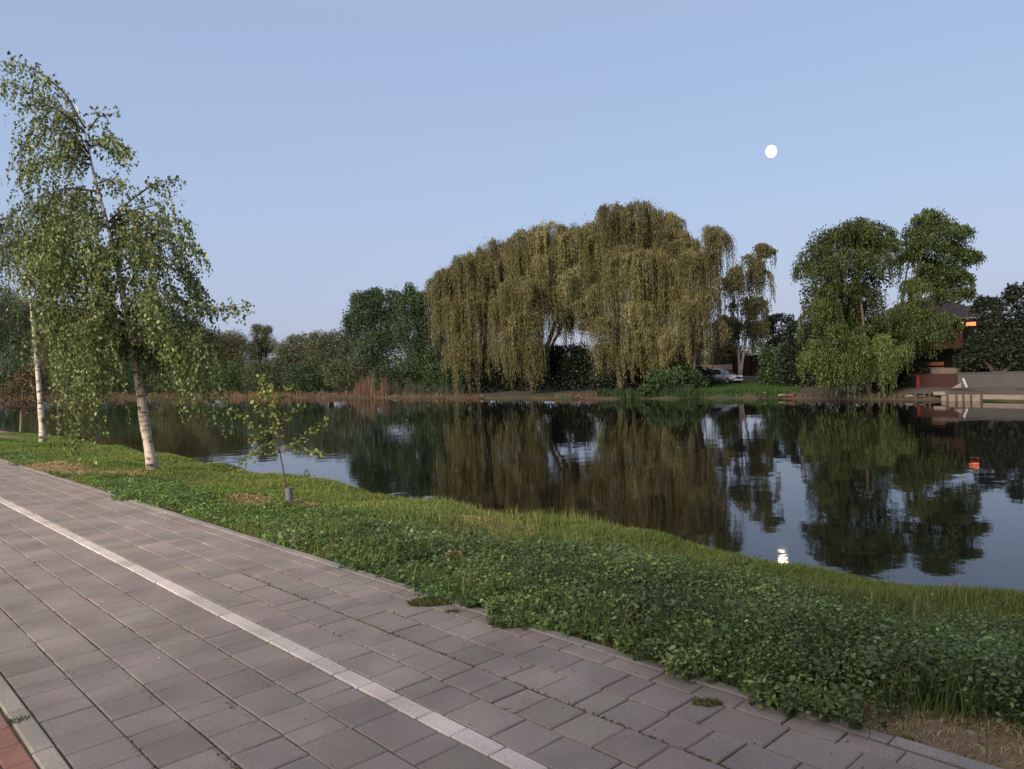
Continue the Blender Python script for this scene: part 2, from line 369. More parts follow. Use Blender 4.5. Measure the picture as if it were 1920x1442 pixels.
# density of the tall dark weeds: right foreground and a belt beside the path
N = 17000; t = -0.6+8.6*RNG.random(N)**1.25; s = 2.72+RNG.random(N)*2.8
edge = 2.95+0.09*np.sin(t*3.1)+0.07*np.sin(t*7.3+1)+0.04*np.sin(t*15)+.1*(t < 1.6)
inner = 4.85-0.06*np.clip(t-1, 0, 9)+0.2*np.sin(t*1.7)+.12*np.sin(t*5.3)
k = (s > edge-.04) & (s < inner) & (patch(s, t, 31, 2.2) > -0.55+0.13*t) & (RNG.random(N) > 1.15*np.exp(-((s-3.2)/.45)**2-((t-0.85)/.75)**2)) & (RNG.random(N) > np.exp(-((s-3.15)/.1)**2-((t-3.1)/.45)**2))
s, t = s[k], t[k]
hh = np.interp(t, [0, 1.2, 3, 5, 8], [.26, .22, .15, .10, .07])*(0.5+0.75*np.clip((s-edge[k])/.55, 0, 1))*RNG.uniform(.45, 1.2, len(s))*np.where(RNG.random(len(s)) < .04, 1.5, 1)*np.exp(.8*patch(s, t, 77, 2.5)+.5*patch(s, t, 78, 6))
hh *= np.interp(s, [4.4, 5.3], [1, .42])
mix = np.clip((t-1.6)/3, 0, 1)[:, None]
hh = np.minimum(hh, np.interp(t, [0, 1.5, 3, 5, 8], [.32, .26, .17, .12, .09]))
weeds('weeds', s, t, np.clip(hh, .025, .4), 30, 0.0185, [(0.07, 0.115, 0.038), (0.095, 0.155, 0.046), (0.12, 0.185, 0.055), (0.06, 0.095, 0.036), (0.15, 0.20, 0.08)], 'dense dark green broad leaved weeds beside the path')
# low clover belt further along the path edge and in clumps
N = 15000; t = 1.0+19*RNG.random(N)**1.4; s = 2.66+RNG.random(N)*2.6
edge = 2.93+0.13*np.sin(t*2.05+2.6)+0.06*np.sin(t*6.1)+np.clip((t-8)*.05, 0, .12)
k = (s > edge-.07) & (patch(s, t, 44, 1.7)+.5*np.exp(-((s-3.3)/.35)**2) > .25) & (RNG.random(N) > 1.5*straw_field(s, t)); s, t = s[k], t[k]
weeds('clover', s, t, RNG.uniform(.03, .09, len(s)), 11, 0.024, [(0.09, 0.16, 0.045), (0.11, 0.18, 0.05), (0.07, 0.13, 0.04)], 'low clover and ground ivy on the verge')
# blades and dry stems standing among the weeds
N = 26000; t = -0.3+8*RNG.random(N); s = 3.02+RNG.random(N)*2.2; k = patch(s, t, 91, 3) > -.3; s, t = s[k], t[k]
o = blades('weed_grass', s, t, np.interp(t, [0, 8], [.26, .1])*RNG.uniform(.3, 1.1, len(s)), .006, palette([(0.12, 0.18, 0.05), (0.10, 0.15, 0.045), (0.19, 0.19, 0.09), (0.08, 0.13, 0.04)], len(s)), .6); tag(o, 'long grass blades standing up through the weeds', 'grass', kind='stuff')
N = 420; t = 1.9+4.6*RNG.random(N); s = 3.05+RNG.random(N)*2.2; k = patch(s, t, 123, 2.2) > .1; s, t = s[k], t[k]
weeds('broad_weeds', s, t, RNG.uniform(.16, .32, len(s))*np.interp(t, [0, 7], [1, .5]), 16, 0.032, [(0.09, 0.14, 0.055), (0.07, 0.12, 0.045), (0.12, 0.17, 0.075)], 'larger leaved mallow like weeds rising in groups from the verge', var=.2)
N = 160; t = -0.2+7*RNG.random(N); s = 3.05+RNG.random(N)*2.3
o = blades('dead_stalks', s, t, np.interp(t, [0, 8], [.38, .16])*RNG.uniform(.5, 1.05, N), .006, palette([(0.26, 0.20, 0.12), (0.20, 0.14, 0.09)], N), .35); tag(o, 'dry pale stalks poking out of the weeds', 'stalks', kind='stuff')
# pale leaved plants sprinkled
N = 700; t = 0.0+7*RNG.random(N); s = 2.98+RNG.random(N)*2.4; k = RNG.random(N) < .5; s, t = s[k], t[k]
weeds('pale_weeds', s, t, RNG.uniform(.05, .2, len(s))*np.interp(t, [0, 7], [1.3, .6]), 9, 0.026, [(0.12, 0.16, 0.07), (0.15, 0.17, 0.08)], 'paler yellow green weeds among the dark ones')

# moss and grass in the joints
jt = []; 
def jline(s, t0, t1, n):
    for _ in range(n): jt.append((s+random.gauss(0, .006), random.uniform(t0, t1)))
jline(2.357, 1.4, 5.6, 1500); jline(0.926, 2.6, 3.4, 300); jline(1.137, 2.6, 3.1, 250); jline(1.137, 3.6, 4.6, 150); jline(1.35, 2.9, 3.4, 100); jline(2.57, 3.5, 6, 250); jline(2.15, 3.4, 6.5, 180); jline(1.56, 3.0, 4.2, 120)
for _ in range(26):
    s0, t0 = random.uniform(2.1, 2.9), random.uniform(2.2, 7.5)
    for _ in range(22): jt.append((s0+random.gauss(0, .012), t0+random.gauss(0, .03)))
jt = np.array(jt); n = len(jt); xx, yy = st2xy(jt[:, 0], jt[:, 1])
base = np.stack([xx, yy, np.full(n, -.006)], 1); dv = RNG.normal(0, 1, (n, 3))*[.007, .007, 0]; hgt = RNG.uniform(.004, .012, n)
V = np.stack([base-dv*.6, base+dv*.6, base+RNG.normal(0, .003, (n, 3))*[1, 1, 0]+np.stack([0*hgt, 0*hgt, hgt], 1)], 1)
tag(polys('moss', V, palette([(0.12, 0.12, 0.06), (0.14, 0.12, 0.075)], n), GRASSM), 'moss and tiny grass growing in the paving joints', 'moss', kind='stuff')
# crumbs, bits of dry leaf and pale specks on the paving
n = 420; sg = RNG.uniform(.75, 2.88, n); tg = .8+12*RNG.random(n)**1.4; near = RNG.random(n) < .5; sg = np.where(near, 2.9-np.abs(RNG.normal(0, .28, n)), sg); sg = np.clip(sg, .75, 2.9)
xx, yy = st2xy(sg, tg); V = leafquads(np.stack([xx, yy, np.full(n, .004)], 1), RNG.normal(size=(n, 3))*[1, 1, .12], RNG.uniform(.004, .018, n), RNG.uniform(.003, .01, n))
tag(polys('litter', V, palette([(0.16, 0.11, 0.06), (0.10, 0.07, 0.04), (0.10, 0.12, 0.05), (0.5, 0.48, 0.45)], n), LEAF), 'crumbs of dry leaf and grit lying on the paving', 'litter', kind='stuff')
# the grass clump on the paving, the smaller ones nearby
def clump(px, py, r, n, h, label, cols, name='grass_clump', grp=None):
    p = at(px, py, 5); d = p-EYE; p = EYE + d*(-EYE[2]/d[2]); 
    a_ = RNG.uniform(0, 6.28, n); rr = r*np.sqrt(RNG.random(n)); cx = p[0]+np.cos(a_)*rr*1.5*abs(NT[0])*1.2; cy = p[1]+np.sin(a_)*rr*.8
    base = np.stack([cx, cy, np.zeros(n)], 1); an = RNG.uniform(0, 6.28, n); L = RNG.uniform(.4, 1, n)*h
    tip = base + np.stack([np.cos(an)*L*1.1, np.sin(an)*L*1.1, L*.7], 1); sd = np.stack([-np.sin(an), np.cos(an), 0*an], 1)*.004
    V = np.stack([base-sd, base+sd, tip], 1)
    return tag(polys(name, V, palette(cols, n), GRASSM), label, 'grass clump', grp)
GC = [(0.10, 0.12, 0.035), (0.13, 0.12, 0.05), (0.07, 0.10, 0.03)]
clump(806, 1130, .11, 900, .035, 'olive green grass clump growing through the paving near the verge', GC)
clump(1325, 1318, .05, 200, .02, 'small dark grass tuft on the paving below the tall weeds', GC)
clump(35, 1352, .035, 160, .02, 'small grass tuft beside the left kerb and red paving', GC)
clump(848, 1147, .035, 120, .02, 'thin grass tuft just right of the large grass clump on the path', GC)

# ------------------------------------------------------------------ trees
birch_bark = bpy.data.materials.new('birch_bark'); birch_bark.use_nodes = True; nt = birch_bark.node_tree; b = nt.nodes['Principled BSDF']
tc = nt.nodes.new('ShaderNodeTexCoord'); mp = nt.nodes.new('ShaderNodeMapping'); mp.inputs['Scale'].default_value = (3.5, 3.5, 8)
n1 = nt.nodes.new('ShaderNodeTexNoise'); n1.inputs['Scale'].default_value = 1.6; n1.inputs['Detail'].default_value = 5
r = nt.nodes.new('ShaderNodeValToRGB'); e = r.color_ramp.elements; e[0].position = .38; e[0].color = (0.05, 0.042, 0.036, 1); e[1].position = .47; e[1].color = (0.40, 0.35, 0.31, 1)
e2 = r.color_ramp.elements.new(.62); e2.color = (0.50, 0.45, 0.41, 1)
nt.links.new(tc.outputs['Object'], mp.inputs[0]); nt.links.new(mp.outputs[0], n1.inputs['Vector']); nt.links.new(n1.outputs[0], r.inputs[0]); nt.links.new(r.outputs[0], b.inputs['Base Color']); b.inputs['Roughness'].default_value = .8
bpb = nt.nodes.new('ShaderNodeBump'); bpb.inputs['Distance'].default_value = .015; bpb.inputs['Strength'].default_value = .8; nt.links.new(n1.outputs[0], bpb.inputs['Height']); nt.links.new(bpb.outputs[0], b.inputs['Normal'])
bark = mat('dark_bark', (0.045, 0.036, 0.028), .95, (3, (0.085, 0.07, 0.055), .2), bump=.02, bscale=12)
palebark = mat('pale_bark', (0.17, 0.14, 0.11), .9, (3, (0.10, 0.08, 0.06), .2), bump=.02, bscale=10)
twigm = mat('twig_bark', (0.055, 0.035, 0.025), .9)

def interp_poly(P, n):
    P = np.array(P, float); d = np.r_[0, np.cumsum(np.linalg.norm(np.diff(P, axis=0), axis=1))]; u = np.linspace(0, d[-1], n)
    out = np.stack([np.interp(u, d, P[:, k]) for k in range(3)], 1)
    if n > 4:
        for _ in range(2): out[1:-1] = (out[:-2]+2*out[1:-1]+out[2:])/4
    return out

def weeping(root, trunk_px, Y, branches, cols, leafL, tr, seed, barkm, dens=1.0, reps=3, spread=1.1, step=0.05, litter=.02):
    """near weeping birch: branches are polylines from the trunk outwards, hanging strands carry the leaves.
       branches: (points px, hang px, depth)"""
    rnd = random.Random(seed); sc = Y/F
    tp = np.array([at(px, py, Y+dy) for px, py, dy in trunk_px]); tp = interp_poly(tp, 26)
    rad = np.interp(np.linspace(0, 1, 26), [0, .04, .3, .7, 1], [tr*1.25, tr, tr*.78, tr*.34, tr*.08])
    rad = rad*(1+.07*np.sin(np.arange(26)*2.3)+.05*np.sin(np.arange(26)*5.1)); mb = MB().tube(tp, rad, 10); tw = MB()
    cen = []; ax = []
    for pts, hang, dep in branches:
        for r_ in range(reps):
            dz = dep + rnd.uniform(-spread, spread)*(0.25 if r_ == 0 else 1)
            js = min(1, hang/120); jx, jy = (0, 0) if r_ == 0 else (rnd.gauss(0, 24*js), rnd.gauss(0, 18*js))
            m = len(pts); P = [at(p[0]+jx*i/(m-1), p[1]+jy*i/(m-1), Y+dz*(i/(m-1))**.8) for i, p in enumerate(pts)]
            if r_: P[0] = at(pts[0][0], pts[0][1], Y)
            B = interp_poly(P, 16); tw.tube(B, list(np.linspace(tr*(.2 if r_ == 0 else .1), .003, 16)), 5)
            L = np.linalg.norm(np.diff(B, axis=0), axis=1).sum(); ns = int(max(4, L*15*dens*(.55+.45*js)))
            for q in range(ns):
                u = rnd.random()**.75*15; i = int(min(14, u)); p0 = B[i]+(B[i+1]-B[i])*(u-i)+np.array([rnd.gauss(0, .05), rnd.gauss(0, .1), rnd.gauss(.0, .07)])
                hl = hang*sc*rnd.choice([rnd.uniform(.1, .6), rnd.uniform(.3, 1.15)])*(0.65+0.35*u/15) ; out = (B[-1]-B[0]); out = out/np.linalg.norm(out)
                dr = np.array([out[0]*.5+rnd.gauss(0, .25), out[1]*.5+rnd.gauss(0, .35), 0.15])*min(.5, hl*.5+.08)
                nn = max(3, int(hl/step)); sp = []
                for j in range(nn+1):
                    v = j/nn; pos = p0 + dr*(1-(1-v)**2) + np.array([0, 0, -hl*(v**1.35)]) + np.array([rnd.gauss(0, .008), rnd.gauss(0, .008), 0])
                    sp.append(pos)
                if hl > .25 and q % 2 == 0: tw.tube(sp[::3]+[sp[-1]], .0025, 3)
                for pos in sp:
                    for _ in range(2 if rnd.random() < .55 else 1):
                        cen.append(pos+np.array([rnd.gauss(0, litter), rnd.gauss(0, litter), rnd.gauss(0, litter*.6)])); ax.append((rnd.gauss(0, .5), rnd.gauss(0, .5), -1))
    cen = np.array(cen); n = len(cen)
    V = leafquads(cen, np.array(ax), leafL*RNG.uniform(.5, 1.35, n), leafL*.75*RNG.uniform(.5, 1.25, n))
    g = vnoise(cen*1.5, seed)[:, None]; c = palette(cols, n, .3)*np.exp(.22*g)
    polys('crown', V, c, LEAF, root); mb.build('trunk', barkm, root, smooth=True); tw.build('twigs', twigm, root)
    return n
BC = [(0.17, 0.21, 0.085), (0.0666, 0.1053, 0.0298), (0.0888, 0.1287, 0.0382), (0.0481, 0.0819, 0.0298), (0.1258, 0.1560, 0.0595)]  # pale first entry is a painted highlight, leaf gloss put into the colour
# near birch
r1 = empty('birch_tree', at(287, 882, 13.5), 'tall weeping birch leaning left, white trunk, on the near verge', 'tree', 'birches on the near bank')
trunk = [(287, 884, 0), (272, 800, 0), (262, 720, 0), (250, 660, 0), (236, 600, 0), (232, 555, 0), (222, 500, 0), (203, 425, 0), (183, 355, 0), (168, 295, 0), (158, 235, 0), (142, 195, 0)]
BR = [
 ([(158, 240), (120, 172), (65, 130), (12, 108)], 40, 0), ([(160, 250), (115, 200), (60, 168), (-5, 148)], 50, .3), ([(160, 250), (125, 215), (90, 195), (55, 205)], 60, -.3),
 ([(165, 245), (185, 218), (216, 212)], 16, 0), ([(165, 265), (205, 258), (240, 288)], 45, 0), ([(165, 275), (190, 270), (215, 290)], 40, .3), ([(168, 300), (130, 250), (80, 235), (42, 262)], 110, .2),
 ([(172, 310), (120, 290), (80, 300), (52, 325)], 110, -.4), ([(168, 290), (145, 262), (125, 270), (110, 290)], 110, -.5), ([(185, 360), (130, 350), (80, 370), (45, 410)], 110, .5), ([(190, 380), (150, 370), (110, 400), (85, 430)], 150, -.6),
 ([(180, 345), (205, 335), (225, 350)], 50, .1), ([(200, 420), (245, 375), (290, 342), (338, 336)], 26, 0), ([(200, 420), (250, 395), (290, 385), (325, 372)], 50, .4), ([(205, 430), (250, 405), (300, 405), (345, 425)], 75, -.4), ([(205, 430), (230, 400), (262, 395), (285, 410)], 90, .5), ([(212, 450), (280, 425), (335, 445), (380, 482)], 60, -.2),
 ([(215, 470), (280, 440), (330, 460), (360, 495)], 110, .5), ([(225, 510), (290, 480), (345, 515), (378, 560)], 110, 0), ([(228, 520), (290, 530), (330, 560), (358, 590)], 150, -.5), ([(236, 590), (320, 555), (400, 585), (464, 575)], 28, 0), ([(236, 590), (300, 580), (350, 600), (388, 630)], 150, .4),
 ([(258, 668), (298, 633), (355, 620), (388, 640)], 170, 0), ([(250, 650), (290, 660), (330, 690), (350, 700)], 110, -.4), ([(250, 655), (300, 660), (340, 650), (375, 670)], 140, .6),
 ([(225, 505), (150, 440), (90, 430), (45, 470)], 120, .2), ([(230, 550), (160, 490), (100, 480), (62, 520)], 150, -.5), ([(232, 555), (180, 500), (135, 500), (105, 530)], 220, -.8), ([(236, 595), (185, 560), (140, 580), (110, 610)], 150, .3),
 ([(240, 610), (190, 590), (160, 610), (140, 640)], 200, -.7), ([(250, 650), (210, 620), (180, 630), (168, 660)], 175, -.2), ([(245, 640), (215, 620), (200, 640), (195, 660)], 120, -1.0), ([(203, 425), (160, 400), (140, 430), (120, 450)], 170, -.8),
 ([(236, 600), (190, 560), (165, 600), (158, 660)], 185, -.3), ([(240, 610), (190, 600), (150, 640), (135, 680)], 90, .2), ([(215, 470), (140, 470), (85, 480), (55, 530)], 120, -.2), ([(250, 650), (200, 650), (180, 680), (170, 720)], 125, 0), ([(200, 410), (130, 400), (75, 420), (40, 450)], 100, 0), ([(222, 500), (215, 470), (190, 480), (170, 500)], 160, -1), ([(215, 470), (240, 440), (270, 450), (290, 470)], 150, -.8), ([(236, 590), (255, 560), (280, 570), (300, 590)], 130, -.7)]
nl = weeping(r1, trunk, 13.5, BR, BC, .062, .09, 3, birch_bark, dens=1.2)
# second birch at the left edge
r2 = empty('birch_tree', at(80, 826, 21), 'second white birch behind the tall one, cut by the left edge of the photo', 'tree', 'birches on the near bank')
trunk2 = [(80, 828, 0), (76, 760, 0), (70, 690, 0), (62, 610, 0), (55, 540, 0), (48, 480, 0), (40, 430, 0)]
BR2 = [([(50, 500), (20, 430), (-30, 410), (-70, 440)], 120, 0), ([(55, 540), (90, 480), (110, 470)], 110, .5), ([(45, 470), (30, 420), (15, 405), (-10, 420)], 100, 0), ([(60, 590), (20, 540), (-30, 530), (-60, 560)], 150, 0),
 ([(60, 600), (95, 560), (115, 580)], 110, .5), ([(64, 640), (30, 600), (-5, 600), (-40, 640)], 110, -.4), ([(50, 490), (80, 440), (100, 430)], 90, 0), ([(66, 650), (40, 640), (15, 650), (0, 670)], 70, 0), ([(45, 450), (10, 470), (-30, 490)], 140, 0)]
weeping(r2, trunk2, 21, BR2, [(0.05, 0.085, 0.035), (0.06, 0.10, 0.035), (0.045, 0.07, 0.035)], .07, .08, 5, birch_bark, reps=3, spread=1.2, step=.075)
# third, small autumnal tree
r3 = empty('young_tree', at(40, 808, 25), 'small reddish brown young tree with thin pale stem at far left', 'tree')
mb = MB().tube([at(39, 810, 25), at(41, 770, 25), at(44, 720, 25)], [.05, .04, .02], 6); mb.build('trunk', palebark, r3)
def leafy(root, ells, n, size, cols, seed, name='crown', shell=.55, drop=0.0, var=.25, aspect=.6):
    """crown of leaves spread through ellipsoids (centre, radii)"""
    vol = np.array([e[1][0]*e[1][1]*e[1][2] for e in ells])**.75; pick = RNG.choice(len(ells), n, p=vol/vol.sum())
    c0 = np.array([e[0] for e in ells])[pick]; rr = np.array([e[1] for e in ells])[pick]
    d = nrm(RNG.normal(size=(n, 3))); u = (shell + (1-shell)*RNG.random(n))
    bump = 1+.22*vnoise(d*3.2+pick[:, None]*3.1, seed)+.12*vnoise(d*8+pick[:, None], seed+1)
    p = c0 + d*rr*(u*bump)[:, None]
    keep = vnoise(p*(2.6/np.mean(rr)), seed+2)+.5*vnoise(p*(6/np.mean(rr)), seed+4) > -.85+.5*(RNG.random(n)-.5); p = p[keep]; n = len(p)
    ax = RNG.normal(size=(n, 3)); ax[:, 2] = ax[:, 2]-drop
    V = leafquads(p, ax, size*RNG.uniform(.6, 1.3, n), size*aspect*RNG.uniform(.6, 1.2, n))
    g = vnoise(p*(4/np.mean(rr)), seed+3)[:, None]; c = palette(cols, n, var)*np.exp(.34*g)
    return polys(name, V, c, LEAF, root)
c = at(48, 735, 25); leafy(r3, [(c, (.8, .8, .8)), (c+[.3, 0, .5], (.5, .5, .5))], 2500, .09, [(0.07, 0.04, 0.025), (0.06, 0.045, 0.024)], 9)

# near sapling with a pale guard
r4 = empty('sapling', at(541, 938, 9.5), 'thin young sapling with sparse yellow green leaves and pale guard at its foot', 'sapling')
Y4 = 9.5
P4 = interp_poly([at(541, 938, Y4), at(533, 890, Y4), at(524, 845, Y4), at(516, 800, Y4), at(505, 750, Y4), at(488, 712, Y4)], 14)
mb = MB().tube(P4, list(np.linspace(.011, .003, 14)), 6); cen = []; ax = []
SB = [[(526, 850), (480, 810), (455, 785), (432, 768)], [(524, 845), (470, 850), (450, 868), (444, 878)], [(524, 850), (560, 830), (580, 808), (610, 792)], [(524, 848), (570, 840), (590, 845), (600, 855)],
      [(514, 790), (545, 782), (560, 762), (566, 770)], [(510, 775), (530, 745), (536, 725), (540, 735)], [(505, 750), (495, 725), (490, 712)], [(518, 810), (500, 800), (480, 815), (470, 830)], [(516, 800), (508, 770), (512, 740), (506, 722)], [(524, 845), (500, 832), (478, 850)], [(514, 785), (490, 770), (478, 745)]]
for bi, bpts in enumerate(SB):
    dz = random.uniform(-.25, .25); m = len(bpts); B = interp_poly([at(p[0], p[1], Y4+dz*i/(m-1)) for i, p in enumerate(bpts)], 10); mb.tube(B, list(np.linspace(.005, .0015, 10)), 4)
    for i in range(2, 10):
        for _ in range(8):
            cen.append(B[i]+np.array([random.gauss(0, .04), random.gauss(0, .04), random.gauss(0, .036)])); ax.append((random.gauss(0, 1), random.gauss(0, 1), random.gauss(-.4, .6)))
for i in range(5, 14):
    for _ in range(9): cen.append(P4[i]+np.array([random.gauss(0, .035), random.gauss(0, .03), random.gauss(0, .03)])); ax.append((random.gauss(0, 1), random.gauss(0, 1), random.gauss(-.4, .6)))
n = len(cen); V = leafquads(np.array(cen), np.array(ax), .055*RNG.uniform(.7, 1.2, n), .036*RNG.uniform(.7, 1.2, n))
polys('crown', V, palette([(0.12, 0.16, 0.04), (0.17, 0.19, 0.055), (0.08, 0.12, 0.035)], n), LEAF, r4); mb.build('trunk', twigm, r4)
gd = MB(); b0 = at(542, 940, Y4); gd.tube([b0, b0+[0, 0, .17]], [.045, .04], 10); gd.build('trunk_guard', mat('guard_plastic', (0.10, 0.09, 0.13), .7), r4)
# tiny plant by the water edge
def tiny(px, py, Y, h, n, label, name='small_plant', cols=((0.05, 0.10, 0.035), (0.08, 0.13, 0.04)), ls=.04):
    r_ = empty(name, at(px, py, Y), label, 'plant'); p = at(px, py, Y)
    MB().tube([p-[0, 0, .04], p+[0, 0, h]], [.004, .002], 4).build('stem', twigm, r_)
    u = RNG.random(n); q = p+np.stack([RNG.normal(0, h*.22, n), RNG.normal(0, h*.22, n), .25*h+u*h*.85], 1)
    polys('leaves', leafquads(q, RNG.normal(size=(n, 3)), ls, ls*.6), palette(cols, n), LEAF, r_)
tiny(577, 902, 12.2, .16, 60, 'tiny leafy plant standing against the water right of the sapling')
# dried dock stalk among the weeds
tiny(853, 1068, 5.9, .13, 150, 'rusty brown dried plant standing in the green weeds', 'dried_plant', ((0.36, 0.19, 0.10), (0.30, 0.15, 0.09)), .035)

# -------- far bank vegetation
def trunk_far(root, base, tops, r, m=bark):
    mb = MB()
    for tpt in tops:
        mid = (base*.45+np.array(tpt)*.55)+np.array([random.gauss(0, .3), random.gauss(0, .3), .3]); mb.tube(interp_poly([base-[0, 0, .4], base+[0, 0, 1.0], mid, tpt], 8), list(np.linspace(r, r*.2, 8)), 7)
    return mb.build('trunk', m, root, smooth=True)

def willow(root, base, clumps, cols, seed, Yc, tres=1.0, lw=.05, ll=.27, barkm=bark, step=.2, spread=.8, core=None, limbs=6, tr=.35):
    """clumps: (px, py_top, r_px, hang_px, depth offset): a dome whose rim and face let down tresses"""
    rnd = np.random.default_rng(seed); cen = []; axs = []; tint = []; tops = []
    extra = []
    for cl_ in clumps:
        px, py, rp, hang, dep = cl_[:5]
        for _ in range(4):
            f_ = rnd.uniform(.32, .5); dx = rnd.uniform(-.85, .85); extra.append((px+dx*rp, py+rp*(dx*dx*.5+rnd.uniform(-.12, .35)), rp*f_, hang*rnd.uniform(.3, .7), dep-rnd.uniform(-.3, 1.2)*rp*Yc/F, cl_[5] if len(cl_) > 5 else 0))
    tops = []; clumps = list(clumps)+extra; nmain = len(clumps)-len(extra)
    for cl_ in clumps:
        px, py, rp, hang, dep = cl_[:5]
        Y = Yc+dep; sc = Y/F; top = at(px, py, Y); r = rp*sc; H = hang*sc; tops.append(top-[0, 0, r*.45])
        nt_ = int(max(6, (r*r*6+H*r*1.15)*tres)); ct = rnd.normal(0, .22)+(cl_[5] if len(cl_) > 5 else 0)
        for _ in range(nt_):
            a = rnd.uniform(0, 2*np.pi); q = rnd.random()**.5
            st = top + np.array([np.cos(a)*r*q, np.sin(a)*r*q*spread, -r*.75*q**2.2 + rnd.normal(0, .07*r)])
            hl = H*rnd.uniform(.35, 1)*(0.55+.45*q); nb = rnd.integers(8, 15); tt = ct+rnd.normal(0, .15)
            for _ in range(nb):
                o_ = rnd.normal(0, .16, 3)*[1, 1, .6]; l = hl*rnd.uniform(.6, 1.05); m = max(3, int(l/step)); v = np.linspace(0, 1, m)
                out = np.array([np.cos(a), np.sin(a), 0])*(.25+.25*r*.3)*q
                pos = st+o_+out*(1-(1-v[:, None])**3)+np.stack([rnd.normal(0, .035, m), rnd.normal(0, .035, m), -l*v**1.15+.22*np.sin(v*3.1)*(v < .5)], 1)
                cen.append(pos); axs.append(np.stack([rnd.normal(0, .28, m), rnd.normal(0, .28, m), -np.ones(m)], 1)); tint.append(np.full(m, tt+rnd.normal(0, .1)))
        # the dome's own leafy top
        m = int(r*r*45*tres); a = rnd.uniform(0, 2*np.pi, m); q = rnd.random(m)**.5
        pos = top+np.stack([np.cos(a)*r*q, np.sin(a)*r*q*spread, -r*.75*q**2.2+rnd.normal(0, .16*r, m)], 1)
        cen.append(pos); axs.append(rnd.normal(size=(m, 3))-[0, 0, .8]); tint.append(np.full(m, ct))
    cen = np.concatenate(cen); axs = np.concatenate(axs); tint = np.concatenate(tint); k = cen[:, 2] > WATER+.12; cen, axs, tint = cen[k], axs[k], tint[k]; n = len(cen)
    V = leafquads(cen, axs, ll*RNG.uniform(.7, 1.2, n), lw*RNG.uniform(.7, 1.3, n)*1.3)
    c = palette(cols, n, .08)*np.exp(tint)[:, None]
    polys('crown', V, c, LEAF, root)
    if core:
        E_ = []
        for px, py, rx, ry, dp in core:
            k_ = (Yc+dp)/F; E_.append((tuple(at(px, py, Yc+dp)), (rx*k_, (rx+ry)*.4*k_, ry*k_)))
        area = sum(e[1][0]*e[1][2] for e in E_); leafy(root, E_, int(area/.05*26), .22, cols, seed+7, name='inner_leaves', shell=.3, drop=.5)
    trunk_far(root, base, tops[:nmain:2][:limbs], tr, barkm)
    return n
WC = [(0.1105, 0.1003, 0.0454), (0.1015, 0.0982, 0.0432), (0.0947, 0.0937, 0.0389), (0.1240, 0.1069, 0.0518), (0.0857, 0.0873, 0.0367)]
total = 0
def wl(name_label, base_px, off, clumps, seed, **kw):
    global total
    b_ = far(base_px, off); root = empty('willow_tree', b_, name_label, 'tree', kw.pop('group', 'weeping willows on the far bank'))
    total += willow(root, b_, clumps, kw.pop('cols', WC), seed, b_[1], **kw)
wl('leftmost weeping willow of the brown group, lower crown with curtains to the water', 900, 3.5,
   [(835, 505, 32, 150, 0), (870, 485, 34, 150, 1), (930, 452, 42, 150, 2), (895, 470, 40, 200, -1), (840, 560, 30, 130, -1), (880, 560, 34, 165, -2), (870, 620, 26, 125, -2.5), (920, 540, 40, 150, 0), (900, 500, 40, 170, 3), (820, 520, 20, 100, 1), (960, 470, 30, 170, 2), (930, 640, 22, 60, -2), (850, 640, 22, 80, 0)], 101, tr=.24)
wl('weeping willow second from left with a long tress touching the water', 1000, 3.2,
   [(985, 432, 36, 150, 1), (1030, 418, 40, 160, 0), (1080, 425, 40, 150, 0), (975, 520, 34, 180, -2.5), (985, 575, 30, 165, -3.2), (1000, 640, 22, 100, -3.4), (945, 560, 26, 150, -2), (1040, 470, 40, 110, -1), (1085, 470, 36, 110, 1), (1060, 440, 36, 130, -1), (1110, 480, 34, 90, 0), (1050, 500, 30, 110, 0), (1065, 530, 28, 75, 0), (1095, 545, 24, 65, 0), (1042, 565, 18, 60, -1), (1085, 560, 26, 55, 1), (1072, 590, 20, 40, 2), (1055, 600, 14, 55, 1), (1100, 590, 14, 60, 2), (1020, 520, 28, 150, -1), (1010, 460, 40, 150, 2), (1120, 440, 36, 140, 1), (960, 610, 24, 110, -3)], 102, tr=.24)
wl('largest weeping willow with the tallest olive brown dome in the middle of the group', 1165, 5,
   [(1150, 385, 40, 150, 0), (1200, 380, 44, 150, 0), (1235, 395, 42, 170, 1), (1110, 420, 36, 150, 1), (1175, 460, 42, 190, -2.5), (1130, 530, 30, 160, -3), (1140, 590, 22, 130, -3.6), (1225, 470, 42, 200, -2), (1265, 430, 38, 190, 0), (1080, 500, 30, 100, -1), (1190, 560, 34, 150, -3), (1230, 600, 34, 120, -3.2), (1260, 540, 36, 170, -1), (1100, 560, 22, 80, -2), (1200, 640, 26, 85, -3.4), (1160, 420, 46, 180, 3), (1130, 640, 16, 80, -3.5), (1170, 640, 22, 70, -3), (1105, 600, 16, 40, 0), (1240, 450, 46, 200, 3)], 103, tr=.3)
wl('rightmost weeping willow of the brown group, thin hanging curtains against the sky', 1300, 6,
   [(1335, 425, 32, 130, 0), (1300, 470, 34, 170, 0), (1350, 440, 20, 60, 0), (1320, 540, 28, 120, 0), (1290, 560, 34, 130, -2), (1340, 600, 20, 70, 0), (1280, 440, 30, 170, 2), (1265, 620, 26, 80, -2), (1325, 470, 24, 190, 1), (1310, 620, 24, 65, 1)], 104, tr=.2, tres=.75)
GW = [(0.0344, 0.0499, 0.0123), (0.0279, 0.0441, 0.0123), (0.0441, 0.0583, 0.0142), (0.0221, 0.0363, 0.0110)]
